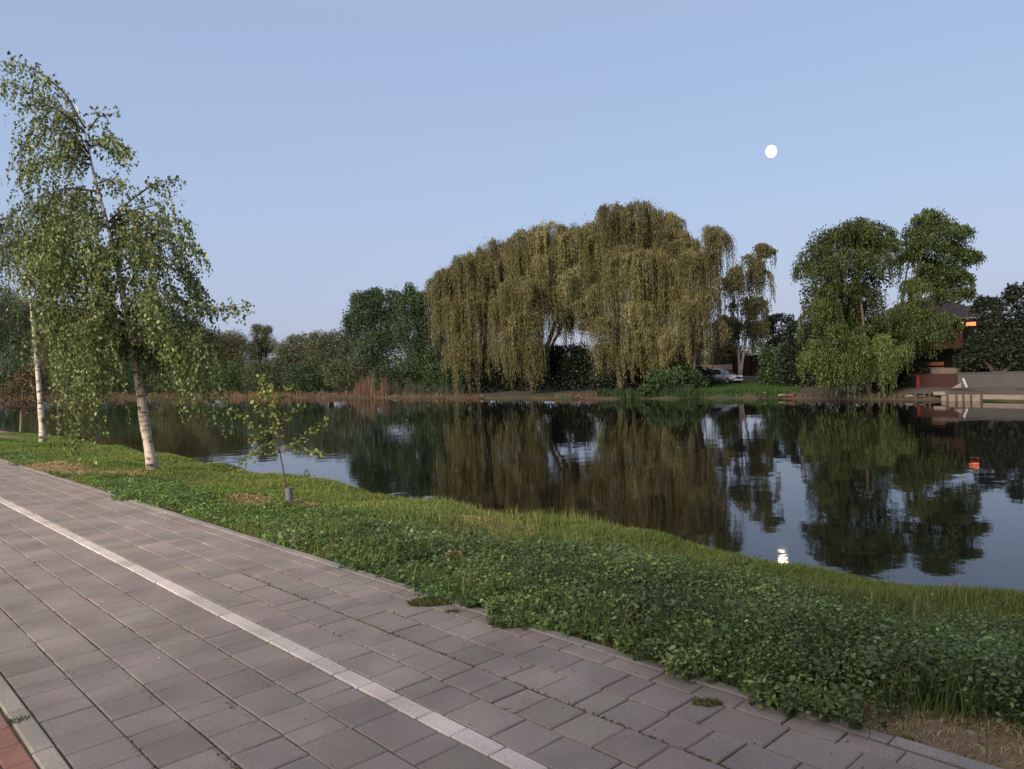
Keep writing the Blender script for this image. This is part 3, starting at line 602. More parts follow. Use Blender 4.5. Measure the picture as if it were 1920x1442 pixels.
wl('large green willow leaning over the quay with yellow green lower tresses', 1632, 1.6,
   [(1530, 462, 30, 55, 0), (1565, 430, 30, 60, 1), (1605, 412, 28, 60, 0), (1645, 420, 28, 60, 0), (1510, 490, 18, 50, 0), (1550, 490, 30, 60, -1), (1595, 465, 30, 60, -1), (1640, 470, 32, 60, -1), (1610, 440, 34, 50, 2), (1560, 530, 30, 60, 0), (1610, 530, 34, 60, 1),
    (1665, 445, 20, 60, 0), (1535, 570, 30, 60, 1), (1590, 590, 40, 60, 2), (1650, 600, 34, 60, 1), (1710, 525, 24, 60, -1, .25), (1735, 580, 34, 60, -1, .1), (1695, 570, 28, 80, -1), (1755, 610, 30, 45, 0), (1700, 610, 30, 60, 0), (1775, 590, 22, 45, 0), (1740, 600, 30, 60, -1),
    (1530, 640, 16, 110, -1.4, .4), (1553, 655, 14, 110, -1.6, .4), (1600, 628, 16, 125, -1.6, .4), (1655, 630, 10, 130, -1.7, .6), (1675, 660, 15, 85, -1.5, .35), (1622, 665, 18, 90, -1.2, .3), (1512, 664, 9, 75, -1.2, .5), (1578, 668, 15, 95, -1.7, .45), (1550, 560, 20, 120, -1.2, .15), (1640, 680, 14, 70, -1.6, .3), (1690, 650, 12, 60, -1.3, .3), (1570, 610, 14, 100, -1.5, .3)],
   105, core=[(1525, 570, 26, 50, 2), (1522, 625, 20, 40, 2), (1560, 690, 40, 36, 2), (1640, 690, 44, 36, 2), (1535, 480, 32, 50, 1), (1560, 450, 26, 30, 1), (1605, 450, 36, 44, 1), (1650, 455, 30, 38, 1), (1580, 530, 55, 50, 2), (1640, 520, 36, 30, 2), (1560, 600, 40, 50, 2), (1620, 600, 50, 60, 2), (1690, 600, 40, 36, 1), (1735, 590, 36, 32, 1), (1600, 670, 60, 40, 1.5), (1710, 540, 22, 22, 1)], cols=GW, group='green willows on the right bank', barkm=bark, limbs=3, lw=.06, ll=.2, tr=.15, step=.15, tres=1.6)
wl('tall green tree crown rising behind the green willow on the right', 1672, 7,
   [(1745, 395, 26, 35, 0), (1765, 415, 34, 40, -1), (1712, 425, 20, 40, 0), (1805, 425, 16, 35, 0), (1735, 440, 36, 50, -1), (1785, 455, 30, 45, 0), (1820, 470, 18, 35, 0), (1715, 470, 24, 45, 1), (1755, 490, 36, 40, 0), (1795, 505, 26, 50, 0), (1745, 520, 24, 30, 0), (1800, 540, 18, 40, 0), (1770, 545, 20, 30, 0)],
   106, core=[(1745, 425, 34, 36, 0), (1715, 450, 24, 36, 0), (1785, 450, 30, 36, 0), (1770, 500, 44, 40, 0), (1745, 530, 30, 24, 0), (1810, 480, 20, 24, 0), (1790, 540, 18, 22, 0)], cols=GW[:2]+[(0.040, 0.068, 0.02)], group='green willows on the right bank', lw=.085, ll=.19, tr=.16, tres=1.6)
# lone weeping birch in front of the red fence
wl('slender weeping birch with white trunk standing beside the parked car', 1388, 26,
   [(1432, 458, 14, 60, 0), (1405, 480, 22, 90, 0), (1385, 500, 20, 90, 0), (1370, 520, 14, 70, 0), (1420, 500, 20, 110, 0), (1395, 560, 22, 90, 0), (1425, 560, 20, 90, 0), (1400, 600, 26, 80, 0), (1430, 600, 18, 70, 0), (1375, 600, 16, 60, 0), (1440, 465, 10, 25, 0)],
   107, cols=[(0.085, 0.085, 0.04), (0.07, 0.075, 0.035)], group='birches on the far bank', barkm=birch_bark, lw=.09, ll=.26, tr=.16, limbs=2, tres=.34)

def bush(px0, px1, ytop, off, cols, seed, label, name='bush', cat='bush', base_y=None, size=.32, nd=1.0, grp='bushes along the far bank', shell=.35, lobes=6, bottom=0.0, depth=.8, trunk=True):
    cx = (px0+px1)/2; b_ = far(cx, off); Y = b_[1]; sc = Y/F; top = at(cx, ytop, Y)[2]; H = top-b_[2]; Rw = (px1-px0)/2*sc
    root = empty(name, b_, label, cat, grp); rnd = random.Random(seed); E = []
    zc = b_[2]+bottom+(H-bottom)*.5
    E.append(((b_[0], b_[1], zc-.06*H), (Rw*.9, Rw*.8*depth, (H-bottom)*.44)))
    for i in range(5): E.append(((b_[0]+Rw*(-.8+.4*i), b_[1]-.3*Rw*depth, b_[2]+H*.2), (Rw*.34, Rw*.34, H*.24)))
    for i in range(lobes):
        a = 2*math.pi*i/lobes+rnd.random(); f_ = rnd.uniform(.25, .62); rr = rnd.uniform(.3, .46)
        zz = zc+rnd.uniform(-.18, .30)*(H-bottom); R_ = np.array([Rw*rr, Rw*rr*depth, min(Rw*rr*1.1, (H-bottom)*.34)])
        zz = min(zz, top-R_[2]); E.append(((b_[0]+math.cos(a)*Rw*f_, b_[1]+math.sin(a)*Rw*f_*depth, zz), tuple(R_)))
    for i in range(lobes):   # upper lobes make the ragged top
        fx = rnd.uniform(-.55, .55); R_ = min(Rw*.32, H*.22)*rnd.uniform(.6, 1.1); E.append(((b_[0]+fx*Rw, b_[1]+rnd.uniform(-.4, .2)*Rw*depth, top-R_*(.95+abs(fx)*.9)), (R_, R_*depth, R_)))
    area = sum(e[1][0]*e[1][2] for e in E); n = int(area/size**2*40*nd)
    leafy(root, E, n, size, cols, seed, shell=shell)
    if trunk: trunk_far(root, b_, [np.array(e[0]) for e in E[1:4]], max(.08, Rw*.05))
    return n
OL = [(0.0799, 0.0860, 0.0405), (0.0672, 0.0830, 0.0369), (0.0892, 0.0940, 0.0504)]
DG = [(0.032, 0.061, 0.025), (0.043, 0.072, 0.029), (0.025, 0.050, 0.022)]
SG = [(0.0705, 0.0843, 0.0476), (0.0582, 0.0774, 0.0416), (0.0804, 0.0882, 0.0544)]
BRN = [(0.0768, 0.0760, 0.0324), (0.0640, 0.0720, 0.0288)]
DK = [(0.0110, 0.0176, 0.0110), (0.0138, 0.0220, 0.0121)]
n0 = 0
def lumps(base_px, off, L_, cols, seed, label, name='tree', cat='tree', grp=None, size=.3, nd=1.0, shell=.35):
    """tree whose crown is a set of lobes (px, py, rx px, ry px, depth m) standing behind one base"""
    b_ = far(base_px, off); Y = b_[1]; root = empty(name, b_, label, cat, grp); E = []
    for px, py, rx, ry, dp in L_:
        k_ = (Y+dp)/F; E.append((tuple(at(px, py, Y+dp)), (rx*k_, (rx+ry)*.45*k_, ry*k_)))
    area = sum(e[1][0]*e[1][2] for e in E); leafy(root, E, int(area/size**2*42*nd), size, cols, seed, shell=shell)
    trunk_far(root, b_, [np.array(e[0]) for e in E[:4]], .25); return int(area/size**2*42*nd)
DT = 'dark green trees left of the willows'
n0 += lumps(700, 8, [(690, 590, 38, 44, 0), (720, 575, 34, 34, 0), (675, 565, 22, 22, 0), (705, 550, 18, 14, 0), (735, 556, 18, 16, 0), (660, 610, 22, 34, 0), (700, 650, 44, 44, -1), (740, 620, 30, 50, 0), (652, 598, 10, 9, 0), (668, 560, 10, 12, 0), (690, 552, 9, 9, -1)], DG, 21, 'broad dark green tree, left one of the tall pair beside the willows', 'dense_tree', grp=DT, size=.28, nd=1.3)
n0 += lumps(790, 9, [(770, 575, 32, 36, 0), (800, 580, 32, 40, 0), (768, 545, 13, 18, 0), (785, 560, 16, 14, 0), (750, 560, 14, 14, 0), (780, 630, 46, 48, 0), (825, 620, 30, 50, 0), (815, 560, 16, 18, 0), (800, 680, 50, 36, -1)], DG, 22, 'tall dark green tree touching the brown willows', 'dense_tree', grp=DT, size=.28, nd=1.3)
# grass of the far bank behind
def bankgrass(px0, px1, off, n, h, cols, label, seed):
    rnd = np.random.default_rng(seed); Vs = []
    for _ in range(n):
        p = far(rnd.uniform(px0, px1), rnd.uniform(*off)); a = rnd.uniform(0, 6.28); sd = np.array([math.cos(a), math.sin(a), 0])*.04
        tip = p+[rnd.normal(0, .05), rnd.normal(0, .05), h*rnd.uniform(.5, 1.1)]; Vs.append([p-sd, p+sd, tip])
    tag(polys('bank_grass', np.array(Vs), palette(cols, n), GRASSM), label, 'grass', kind='stuff')
GL = 'bushes along the far left bank'
for a_ in [
 (20, 14, [(-20, 610, 60, 80, 0), (60, 600, 40, 50, 0), (100, 620, 36, 50, 0), (40, 620, 50, 60, 0), (0, 600, 40, 40, 0), (60, 680, 60, 50, 0)], DG, 1, 'dark bush mass at the far left behind the second birch'),
 (130, 11, [(130, 620, 45, 35, 0), (170, 625, 40, 35, 0), (110, 650, 45, 55, 0), (150, 640, 45, 50, 0), (180, 670, 40, 50, 0), (120, 690, 60, 50, -1)], OL, 2, 'olive bush mass behind the hanging birch curtain'),
 (240, 11, [(230, 625, 40, 32, 0), (280, 628, 34, 30, 0), (220, 655, 45, 50, 0), (265, 640, 45, 50, 0), (250, 690, 60, 50, -1), (300, 660, 30, 50, 0)], BRN, 3, 'brownish bush mass seen left and right of the white birch trunk'),
 (340, 10, [(320, 628, 36, 30, 0), (370, 635, 34, 30, 0), (325, 650, 40, 50, 0), (365, 655, 40, 50, 0), (345, 690, 60, 50, -1), (340, 630, 25, 20, 0)], BRN, 14, 'brown bush mass right of the white birch trunk'),
 (425, 11, [(420, 655, 42, 40, 0), (405, 640, 25, 22, 0), (440, 645, 28, 25, 0), (460, 670, 30, 35, 0), (400, 690, 45, 45, -1)], OL, 4, 'rounded olive bush just right of the near birch crown'),
 (490, 20, [(490, 628, 22, 20, 0), (482, 615, 12, 9, 0), (502, 618, 11, 10, 0), (485, 655, 20, 25, 0), (505, 650, 20, 20, 0)], BRN, 6, 'small upright tree poking above the olive bushes'),
 (500, 4, [(495, 695, 28, 24, 0), (475, 705, 22, 28, 0), (520, 700, 28, 30, 0), (510, 720, 40, 22, 0)], SG, 7, 'low pale grey green bush at the waterline left of the sapling'),
 (550, 10, [(540, 660, 28, 25, 0), (565, 645, 30, 22, 0), (530, 680, 25, 40, 0), (575, 670, 35, 40, 0), (550, 635, 12, 9, 0)], SG, 8, 'grey green willow bush right of the small upright tree'),
 (620, 9, [(600, 640, 28, 20, 0), (630, 635, 30, 17, 0), (655, 645, 25, 20, 0), (610, 665, 40, 35, 0), (645, 670, 35, 35, 0), (588, 630, 10, 8, 0)], SG, 9, 'broad grey olive bush behind the brown reeds'),
 (575, 4, [(560, 705, 32, 26, 0), (595, 700, 30, 28, 0), (580, 722, 45, 20, 0)], DG, 10, 'low blue green bush above the sapling top by the water'),
 (650, 5, [(630, 695, 30, 24, 0), (665, 690, 32, 24, 0), (695, 695, 28, 22, 0), (650, 715, 45, 18, 0)], SG, 11, 'low grey bush in front of the dark green trees'),
 (740, 4.5, [(720, 700, 28, 18, 0), (755, 698, 30, 20, 0), (785, 702, 26, 22, 0), (745, 720, 50, 18, 0)], DG, 12, 'low dark bush right of the brown reeds'),
 (835, 4, [(820, 700, 28, 24, 0), (850, 705, 25, 26, 0), (835, 722, 40, 18, 0)], DG, 13, 'low dark bush under the left edge of the willows')]:
    n0 += lumps(a_[0], a_[1], a_[2], a_[3], a_[4], a_[5], 'bush', 'bush', GL, size=.27, nd=1.0)
for i_, (bp_, L_, C_) in enumerate([(20, [(-30, 705, 50, 34, 0), (30, 708, 50, 34, 0)], DG), (120, [(90, 708, 50, 30, 0), (150, 705, 50, 32, 0)], OL), (235, [(210, 708, 50, 32, 0), (265, 706, 45, 32, 0)], DG), (345, [(320, 708, 45, 32, 0), (375, 705, 42, 34, 0)], OL), (440, [(425, 706, 40, 32, 0), (460, 708, 36, 32, 0)], DG)]):
    n0 += lumps(bp_, 5, L_, C_, 60+i_, ['low dark shrub at the waterline at the far left edge', 'low olive shrub at the waterline between the two birch trunks', 'low green shrub at the waterline just left of the near birch trunk', 'low olive shrub at the waterline just right of the near birch trunk', 'low green shrub at the waterline between the near birch and the sapling'][i_], 'bush', 'bush', GL, size=.27, nd=.9)
bankgrass(-60, 900, (1.5, 40), 30000, .5, [(0.03, 0.04, 0.018), (0.045, 0.045, 0.022)], 'dark rough grass behind the far shore', 2)
# near-black shrubs as painted shade behind and under the willows, then other bushes
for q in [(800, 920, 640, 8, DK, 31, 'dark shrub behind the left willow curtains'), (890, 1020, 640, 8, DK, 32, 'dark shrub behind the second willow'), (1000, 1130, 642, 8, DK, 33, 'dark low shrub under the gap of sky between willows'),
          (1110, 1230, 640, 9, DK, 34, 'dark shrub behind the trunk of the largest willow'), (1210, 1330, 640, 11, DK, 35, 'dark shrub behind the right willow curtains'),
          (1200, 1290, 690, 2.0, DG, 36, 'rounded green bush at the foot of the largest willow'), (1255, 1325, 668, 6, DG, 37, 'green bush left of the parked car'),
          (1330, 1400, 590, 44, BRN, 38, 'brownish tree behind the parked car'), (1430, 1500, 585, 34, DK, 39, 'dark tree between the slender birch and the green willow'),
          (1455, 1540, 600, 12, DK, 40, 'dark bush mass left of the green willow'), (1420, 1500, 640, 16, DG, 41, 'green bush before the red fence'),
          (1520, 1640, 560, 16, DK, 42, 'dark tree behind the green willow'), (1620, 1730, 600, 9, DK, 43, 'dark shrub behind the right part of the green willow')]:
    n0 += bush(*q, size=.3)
n0 += lumps(1870, 10.3, [(1828, 662, 26, 36, 0), (1862, 655, 34, 44, 0), (1905, 655, 40, 44, 0), (1950, 650, 40, 46, 0), (1800, 680, 14, 16, .5)], DK, 50, 'black green shrubs directly behind the grey wall at the right edge', 'bush', 'bush', 'dark trees at the right edge', size=.22, nd=1.3)
n0 += bush(1805, 1900, 552, 15, DK, 51, 'black green tree beside the house roof', 'dark_tree', 'tree', size=.24, grp='dark trees at the right edge', nd=1.6, depth=.35)
n0 += bush(1850, 2010, 525, 15, DK, 52, 'tallest black green tree cut by the right edge', 'dark_tree', 'tree', size=.24, grp='dark trees at the right edge', nd=1.6, depth=.35)

# reeds and bank plants
def reeds(px0, px1, n, hpx, cols, label, off=(.1, 1.6), seed=0, name='reeds', lean=.12):
    rnd = np.random.default_rng(seed); Vs = []
    for _ in range(n):
        px = rnd.uniform(px0, px1); p = far(px, rnd.uniform(*off)); p[2] = max(p[2], WATER)-.05; h = hpx*p[1]/F*rnd.uniform(.25, 1)*(.75+.35*math.sin(px*.21)*math.sin(px*.063+1))
        a = rnd.uniform(0, 6.28); tip = p+[rnd.normal(0, lean)*h, rnd.normal(0, lean)*h, h]; w = .035
        sd = np.array([math.cos(a), math.sin(a)*.5, 0])*w; mid = (p+tip)/2+rnd.normal(0, .02, 3)
        Vs.append([p-sd, p+sd, mid+sd*.8, tip, mid-sd*.8])
    V = np.array(Vs); return tag(polys(name, V, palette(cols, n), GRASSM), label, 'reeds', kind='stuff')
RD = [(0.1125, 0.0675, 0.0494), (0.0900, 0.0585, 0.0427), (0.1425, 0.0945, 0.0665)]
reeds(662, 730, 420, 52, RD, 'rust brown reeds at the waterline below the dark trees', seed=1)
reeds(540, 665, 700, 13, RD, 'low reddish reeds along the shore left of the brown clump', seed=2)
reeds(-40, 385, 2600, 13, [(0.12, 0.07, 0.045), (0.09, 0.075, 0.04)], 'brown shore plants seen under the birch crowns', seed=12)
reeds(735, 905, 700, 9, RD, 'reddish shore plants under the left willow', seed=3)
reeds(380, 545, 900, 12, [(0.17, 0.09, 0.055), (0.13, 0.09, 0.05)], 'brown shore plants behind the sapling', seed=4)
reeds(690, 870, 1500, 34, [(0.04, 0.05, 0.034), (0.05, 0.056, 0.04)], 'grey green reeds in front of the dark trees', off=(1.2, 3.5), seed=5)
reeds(1120, 1310, 2600, 24, [(0.024, 0.045, 0.02), (0.03, 0.055, 0.022)], 'dark green shore reeds below the largest willow', off=(.0, 1.4), seed=6)
reeds(1310, 1480, 1500, 10, [(0.024, 0.05, 0.018), (0.03, 0.06, 0.018)], 'green bank grass below the parked car', off=(.0, 3), seed=7)
reeds(1040, 1130, 300, 8, [(0.16, 0.10, 0.075), (0.12, 0.075, 0.055)], 'bare reddish shore under the willow gap', off=(.0, 2), seed=8, lean=.8)
bankgrass(1280, 1500, (2, 24), 9000, .22, [(0.035, 0.07, 0.02), (0.03, 0.06, 0.02)], 'mown green slope around the parked car', 1)

print('willow leaves', total, 'birch', nl, 'bush', n0)

# ------------------------------------------------------------------ built things on the far bank
def frame(p, ang):   # local frame at p turned by ang about z
    return Matrix.Translation(Vector(tuple(float(v) for v in p))) @ Matrix.Rotation(ang, 4, 'Z')
def facing(px):      # angle so that local -y looks at the camera
    p = at(px, 740, 50); return -math.atan2(p[0], p[1])
M_grey = mat('grey_concrete', (0.0490, 0.0504, 0.0562), .9, (1.2, (0.0374, 0.0389, 0.0439), .2), bump=.01)
M_pale = mat('pale_concrete', (0.1560, 0.1326, 0.1287), .9, (2.0, (0.1092, 0.0936, 0.0897), .2), bump=.01)
M_red = mat('red_paint', (0.0281, 0.0088, 0.0077), .8, (1.5, (0.0215, 0.0077, 0.0072), .2))
M_bred = mat('bright_red_paint', (0.13, 0.015, 0.02), .6)
M_black = mat('black_metal', (0.006, 0.006, 0.008), .8, spec=.15)
M_brick = mat('orange_brick', (0.090, 0.039, 0.025), .9, (2.5, (0.072, 0.033, 0.024), .2))
M_roof = mat('mauve_roof', (0.075, 0.052, 0.055), .8, (3, (0.060, 0.043, 0.045), .2))
M_wood = mat('dark_wood', (0.04, 0.032, 0.026), .9, (6, (0.06, 0.048, 0.04), .2))
M_orange = mat('orange_plank', (0.2400, 0.0960, 0.0420), .7)
M_white = mat('white_paint', (0.252, 0.245, 0.252), .6)
M_glass = mat('window_glass', (0.02, 0.022, 0.026), .08, spec=.6)
def lit(name, col, e):
    m = bpy.data.materials.new(name); m.use_nodes = True; b = m.node_tree.nodes['Principled BSDF']; b.inputs['Base Color'].default_value = (*col, 1)
    b.inputs['Emission Color'].default_value = (*col, 1); b.inputs['Emission Strength'].default_value = e; return m
M_lit = lit('lit_window', (0.9000, 0.1700, 0.0500), .07); M_lit2 = lit('lit_lamp', (0.8000, 0.5000, 0.4000), .16)

def wallrun(name, px0, px1, off, ytop, ybot, m, label, cat, thick=.25, parts=None, cap=None):
    a, b_ = far(px0, off), far(px1, off); mid = (a+b_)/2; L = np.linalg.norm((b_-a)[:2]); ang = math.atan2(b_[1]-a[1], b_[0]-a[0])
    zt = at((px0+px1)/2, ytop, mid[1])[2]; zb = at((px0+px1)/2, ybot, mid[1])[2]-.15
    root = empty(name, (mid[0], mid[1], zb), label, cat); M = frame((mid[0], mid[1], zb), ang)
    MB().box((0, 0, (zt-zb)/2), (L, thick, zt-zb), M).build('panel', m, root)
    if cap: MB().box((0, 0, zt-zb+.04), (L+.06, thick+.12, .08), M).build('coping', cap, root)
    return root, M, L, zt-zb
# grey retaining wall, right edge
wallrun('concrete_wall', 1797, 2060, 9, 698, 726, M_grey, 'long grey concrete wall at the right edge behind the paved quay', 'wall', cap=M_grey)
root, M, L, h = wallrun('red_wall', 1690, 1796, 9.2, 701, 725, M_red, 'low dark red wall between the green willow and the grey wall', 'wall')
MB().box((-L/2+.75, -.16, h*.45), (.9, .08, h*.82), M).build('shade_panel', M_black, root)  # black panel painted in for the dark shade at this end of the wall
MB().box((-L/2+1.35, -.17, h*.47), (.24, .1, h*.86), M).build('post', M_bred, root)
wallrun('garden_wall', 1665, 1722, 12, 690, 704, M_pale, 'pale low wall top left of the orange bench behind the red wall', 'wall')
wallrun('garden_wall', 1724, 1803, 12, 690, 704, M_pale, 'pale low wall top directly under the orange bench', 'wall')
root, M, L, h = wallrun('metal_fence', 1685, 1806, 14, 655, 700, M_black, 'black sheet metal fence in front of the brick house', 'fence', thick=.06)
for i in range(7): MB().box((-L/2+L*i/6, -.06, h/2), (.09, .08, h+.1), M).build('post', M_black, root)
MB().box((-L/2+L*.36, -.08, h*.87), (.42, .03, .17), M).build('plate', M_white, root)
root, M, L, h = wallrun('metal_fence', 1377, 1462, 36, 666, 702, M_red, 'dark red sheet metal fence behind the slender birch', 'fence', thick=.08)
for i in range(6): MB().box((-L/2+L*i/5, -.08, h/2), (.12, .1, h+.08), M).build('post', M_red, root)
wallrun('low_wall', 1300, 1376, 36, 684, 692, mat('tan_plaster', (0.34, 0.25, 0.2), .9), 'tan strip of low wall behind the car roof', 'wall')
# bench
b0 = far(1751, 12.9); ang = facing(1751); zt = at(1751, 679, b0[1])[2]; root = empty('bench', (b0[0], b0[1], zt-.85), 'orange plank bench above the red wall', 'bench'); M = frame((b0[0], b0[1], zt-.85), ang)
MB().box((0, .2, .72), (1.45, .05, .26), M).build('backrest', M_orange, root); MB().box((0, -.02, .43), (1.45, .4, .05), M).build('seat', M_orange, root)
for x_ in (-.6, .6): MB().box((x_, .0, .2), (.06, .42, .41), M).box((x_, .24, .42), (.05, .05, .86), M).build('leg', M_black, root)
# quay of concrete panels and posts
q0, q1 = far(1764, -.25), far(1960, -.25); L = np.linalg.norm((q1-q0)[:2]); ang = math.atan2(q1[1]-q0[1], q1[0]-q0[0])
root = empty('quay', (q0[0], q0[1], WATER), 'pale concrete slab quay edge with dark posts at the right waterline', 'quay'); M = frame((q0[0], q0[1], WATER-.3), ang)
edges = [0.0, .47, 1.1, 1.55, 2.05, 2.75, 6.2]; sc_ = q0[1]/F
ps = [1764, 1778, 1796, 1810, 1825, 1845, 1960]; edges = [L*(p-1764)/196 for p in ps]
for i in range(6):
    w = edges[i+1]-edges[i]; lo = 0 if i < 5 else .42; MB().box((edges[i]+w/2, .1, (lo+.72)/2), (w-.05, .16, .72-lo), M).build('slab', M_pale, root)
for i in range(1, 6): MB().box((edges[i], -.02, .36), (.10, .12, .84), M).build('post', M_wood, root)
MB().box((-.05, .25, .78), (.75, .7, .22), M).build('block', M_pale, root)
# paved apron behind the quay: a thin sheet on the ground
mb = MB(); pts = [far(1700, .6), far(1960, .5), far(2060, 8.6), far(1690, 8.8)]
for p in pts: p[2] += .05
pts[0][2] = pts[1][2] = -1.53; pts[2][2] = pts[3][2] = -1.34
mb.poly(pts).poly([(p[0], p[1], p[2]-.12) for p in pts]); o = mb.build('quay_paving', mat('apron', (0.075, 0.058, 0.054), .95, (.7, (0.06, 0.046, 0.042), .2))); tag(o, kind='structure')
# leaning slabs
p = far(1800, 5); sc_ = p[1]/F; ang = facing(1800); z0 = at(1800, 727, p[1])[2]
root = empty('concrete_slab', (p[0]-.1, p[1], z0), 'pale triangular slab fragment lying before the grey wall', 'slab'); M = frame((p[0]-.1, p[1], z0), ang)
MB().prism([(-.38, 0), (.16, 0), (.2, .33), (.02, .26)], -.06, .06, M).build('fragment', M_pale, root)
root = empty('plank', (p[0]+.3, p[1], z0), 'narrow pale plank leaning beside the triangular slab', 'plank'); M = frame((p[0]+.3, p[1], z0), ang)
MB().prism([(.1, 0), (.22, .02), (0, .66), (-.12, .62)], -.03, .03, M).build('board', M_white, root)
# stakes on the shore under the green willow
pr = None
for i, px in enumerate([1488, 1502, 1513, 1522, 1538, 1549, 1566, 1574, 1590, 1603, 1612, 1634, 1648, 1659, 1677, 1688, 1701, 1716, 1733, 1744]):
    p = far(px, .02); hgt = random.uniform(.35, .62)
    if pr is None: pr = MB().tube([(0, 0, -.6), (0, 0, .5)], [.08, .07], 7).build('wooden_stake', M_wood); o = pr
    else: o = pr.copy(); C.objects.link(o)
    o.location = (p[0], p[1], WATER+hgt-.5); o.rotation_euler = (random.uniform(-.1, .1), random.uniform(-.1, .1), random.random()*3)
    tag(o, 'dark wooden stake in the row at the waterline under the green willow', 'stake', 'stakes along the right shore')
# stones / scraps at the waterline
st = [(1434, 741, .22, M_pale, 'grey white stone on the grass slope below the slender birch'), (1466, 748, .36, M_pale, 'pale flat stone at the water left of the stakes'), (1483, 739, .42, M_brick, 'reddish rock on the shore left of the green willow'),
      (1706, 742, .38, M_pale, 'pale flat slab lying at the water right of the willow trunk'), (1730, 743, .28, M_grey, 'small grey slab just left of the quay block'), (742, 744, .3, M_pale, 'light stone at the waterline by the brown reeds'), (1614, 747, .25, M_grey, 'grey flat stone between stakes near the willow trunk'), (905, 738, .3, M_pale, 'pale stone under the leftmost willow')]
for i, (px, py, r_, m_, lb) in enumerate(st):
    p = far(px, .4 if i != 0 else 1.5); bpy.ops.mesh.primitive_ico_sphere_add(subdivisions=2, radius=1); o = bpy.context.object; o.name = 'stone'
    for v in o.data.vertices: v.co *= 1+random.uniform(-.18, .18)
    o.scale = (r_, r_*.7, r_*.33); o.location = (p[0], p[1], p[2]+.08); o.rotation_euler[2] = random.random(); o.data.materials.append(m_); tag(o, lb, 'stone')
# brick house with hipped roof
p = far(1738, 24); Y = p[1]; ang = facing(1738)+.25; s_ = Y/F; ze = at(1760, 602, Y)[2]; zr = at(1760, 557, Y)[2]; zb = p[2]-.1
root = empty('brick_house', (p[0], p[1], zb), 'brick house with mauve hipped roof behind the green trees', 'house'); M = frame((p[0], p[1], zb), ang); H = ze-zb; w2, d2 = 4.0, 3.6
MB().box((0, 0, H/2), (w2*2, d2*2, H), M).build('wall', M_brick, root)
rf = MB(); e = .55; hr = zr-ze
A = [(-w2-e, -d2-e, H), (w2+e, -d2-e, H), (w2+e, d2+e, H), (-w2-e, d2+e, H)]; r0, r1_ = (-.9, 0, H+hr), (.9, 0, H+hr)
rf.poly([A[0], A[1], r1_, r0], M).poly([A[1], A[2], r1_], M).poly([A[2], A[3], r0, r1_], M).poly([A[3], A[0], r0], M).poly(A[::-1], M)
rf.build('roof', M_roof, root); MB().box((0, 0, H+.0), (w2*2+1.16, d2*2+1.16, .14), M).build('gutter', M_white, root)
for x_ in (-2.6, 0, 2.6):
    for z_ in (1.5, H-1.1):
        wf = MB().box((x_, -d2-.02, z_), (1.1, .08, 1.2), M).build('window', M_white, root); MB().box((x_, -d2-.07, z_), (.94, .04, 1.04), M).build('pane', M_glass, wf)
# lit windows on the wing to the right
p2 = far(1820, 11.5); zz = at(1818, 607, p2[1])[2]; root = empty('house_wing', (p2[0], p2[1], p2[2]), 'dark upper storey with a small glowing orange window at the edge of the dark trees', 'house'); M = frame((p2[0], p2[1], zz), facing(1820))
MB().box((.1, .8, -(zz-p2[2])/2-.1), (1.0, 1.4, zz-p2[2]+.3), M).build('wall', mat('dark_plaster', (0.004, 0.004, 0.005), .95, spec=.1), root)
MB().box((.12, .06, -.02), (.62, .06, .26), M).build('window', M_lit, root); MB().box((-.42, .05, .08), (.16, .08, .12), M).build('lamp', M_lit2, root)
# garden lamp post near the car
p = far(1339, 26); zt = at(1339, 652, p[1])[2]; root = empty('lamp_post', p, 'small white garden lamp post behind the car', 'lamp post')
MB().tube([p, (p[0], p[1], zt)], [.07, .05], 8).build('pole', M_white, root); MB().box((p[0]+.15, p[1], zt), (.55, .25, .12)).build('head', M_white, root)
p = far(1447, 34); zt = at(1447, 645, p[1])[2]; root = empty('canopy', p, 'small white flat canopy above the red fence', 'canopy')
MB().box((p[0], p[1], zt), (1.3, 1.0, .14)).build('roof', M_white, root)
for x_ in (-.55, .55): MB().tube([(p[0]+x_, p[1], p[2]), (p[0]+x_, p[1], zt)], .05, 6).build('post', M_black, root)

# ---- parked car
cp = far(1352, 20); cp[2] = at(1352, 719, cp[1])[2]
ROOTC = empty('parked_car', cp, 'silver grey hatchback car parked on the far bank beside the slender birch', 'car')
MC = frame(cp, math.atan2(-.74, .67))
M_paint = mat('silver_paint', (0.30, 0.33, 0.40), .32, spec=.6, metal=.5); M_tyre = mat('tyre_rubber', (0.015, 0.015, 0.016), .8)
M_lamp = mat('lamp_glass', (0.75, 0.78, 0.82), .15, spec=.8)
prof = [(-2.1, .35), (-2.14, .62), (-2.08, .95), (-1.85, 1.0), (-.1, 1.0), (1.0, .93), (1.85, .76), (2.1, .62), (2.14, .40), (2.0, .26), (-1.95, .26)]
mb = MB().prism(prof, -.84, .84, MC); o = mb.build('body', M_paint, ROOTC)
import bmesh
def bev(o, w):
    bm = bmesh.new(); bm.from_mesh(o.data); bmesh.ops.bevel(bm, geom=bm.edges[:], offset=w, segments=2, affect='EDGES', clamp_overlap=True); bmesh.ops.recalc_face_normals(bm, faces=bm.faces); bm.to_mesh(o.data); bm.free(); o.data.shade_smooth()
bev(o, .05)
gl = MB(); lo = [(-1.98, -.80), (1.0, -.80), (1.0, .80), (-1.98, .80)]; hi = [(-1.72, -.62), (.12, -.62), (.12, .62), (-1.72, .62)]
k = [(x, y, .97) for x, y in lo]+[(x, y, 1.45) for x, y in hi]
for q in ((0, 1, 5, 4), (1, 2, 6, 5), (2, 3, 7, 6), (3, 0, 4, 7)): gl.poly([k[i] for i in q], MC)
gl.build('windows', M_glass, ROOTC)
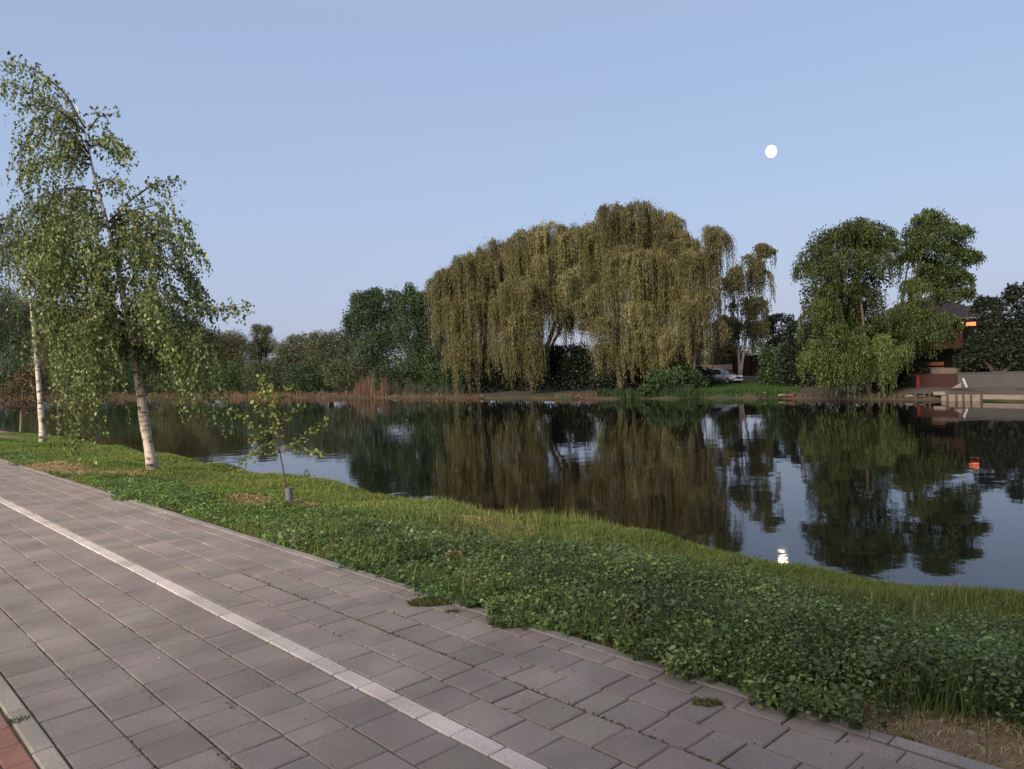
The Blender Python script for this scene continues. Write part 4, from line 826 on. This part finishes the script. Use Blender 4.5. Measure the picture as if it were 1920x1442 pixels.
o = MB().prism([(-1.8, 1.43), (-1.7, 1.50), (-.8, 1.54), (0, 1.50), (.22, 1.43)], -.66, .66, MC).build('roof', M_paint, ROOTC); bev(o, .02)
for y_ in (-1, 1):
    for (x0, x1, xa, xb) in ((-1.98, -1.82, -1.74, -1.6), (-.72, -.62, -.72, -.62), (.92, 1.06, .06, .18), (-1.45, -1.35, -1.4, -1.3)):
        MB().poly([(x0, y_*.815, .97), (x1, y_*.815, .97), (xb, y_*.635, 1.46), (xa, y_*.635, 1.46)], MC).build('pillar', M_paint, ROOTC)
for x_ in (-1.3, 1.32):
    for y_ in (-.80, .80):
        w_ = MB().tube([MC @ Vector((x_, y_-.09, .31)), MC @ Vector((x_, y_+.09, .31))], .31, 20); w_ = w_.build('wheel', M_tyre, ROOTC)
        sgn = 1 if y_ > 0 else -1; MB().tube([MC @ Vector((x_, y_+sgn*.085, .31)), MC @ Vector((x_, y_+sgn*.10, .31))], .2, 12).build('rim', M_paint, w_)
for y_ in (-.6, .6):
    MB().box((2.0, y_, .70), (.26, .34, .17), MC).build('headlight', M_lamp, ROOTC); MB().box((-2.1, y_*1.15, .85), (.1, .2, .3), MC).build('tail_light', M_bred, ROOTC)
    MB().box((.75, y_*1.55, 1.02), (.14, .16, .12), MC).build('mirror', M_lamp, ROOTC)
MB().box((2.12, 0, .58), (.06, .8, .14), MC).build('grille', M_black, ROOTC); MB().box((2.13, 0, .36), (.07, 1.5, .12), MC).build('bumper', M_lamp, ROOTC)

# ------------------------------------------------------------------ distant woods closing the horizon (one mass)
E_ = []; 
for i in range(70):
    px = -500+i*46+random.uniform(-15, 15); p = at(px, 700, 330+random.uniform(-30, 60)); hz = random.uniform(7, 13)
    E_.append(((p[0], p[1], -1+hz*.5), (9, 7, hz*.55)))
o = leafy(None, E_, 60000, 1.3, OL+DG, 301, name='distant_woods', shell=.5); tag(o, 'distant mass of trees low on the horizon', 'woods', kind='stuff')

# ------------------------------------------------------------------ unseen trees added behind the camera to keep the sun off the near right
sd2 = np.array([-math.sin(SUN_AZ), -math.cos(SUN_AZ)]); pp = np.array([sd2[1], -sd2[0]])
for i, (c_, r_) in enumerate(((0.0, 10.5), (6, 10), (12, 11), (3, 15), (9, 16), (18, 13))):
    q = -r_*sd2+c_*pp; root = empty('added_shade_tree', (q[0], q[1], 0), 'leafy tree added behind the camera to shade the near right', 'tree', 'added shade trees behind the camera')
    leafy(root, [((q[0], q[1], 5.2), (3.8, 3.8, 4.2)), ((q[0]+1, q[1]-1, 8.6), (3.4, 3.4, 3.2)), ((q[0]-1.2, q[1]+1, 2.6), (2.9, 2.9, 2.2)), ((q[0]+1.2, q[1], 2.2), (2.9, 2.9, 1.9))], 17000, .42, DG, 400+i, shell=.2)
    MB().tube([(q[0], q[1], -.1), (q[0]+.1, q[1], 4.5)], [.22, .12], 8).build('trunk', bark, root)
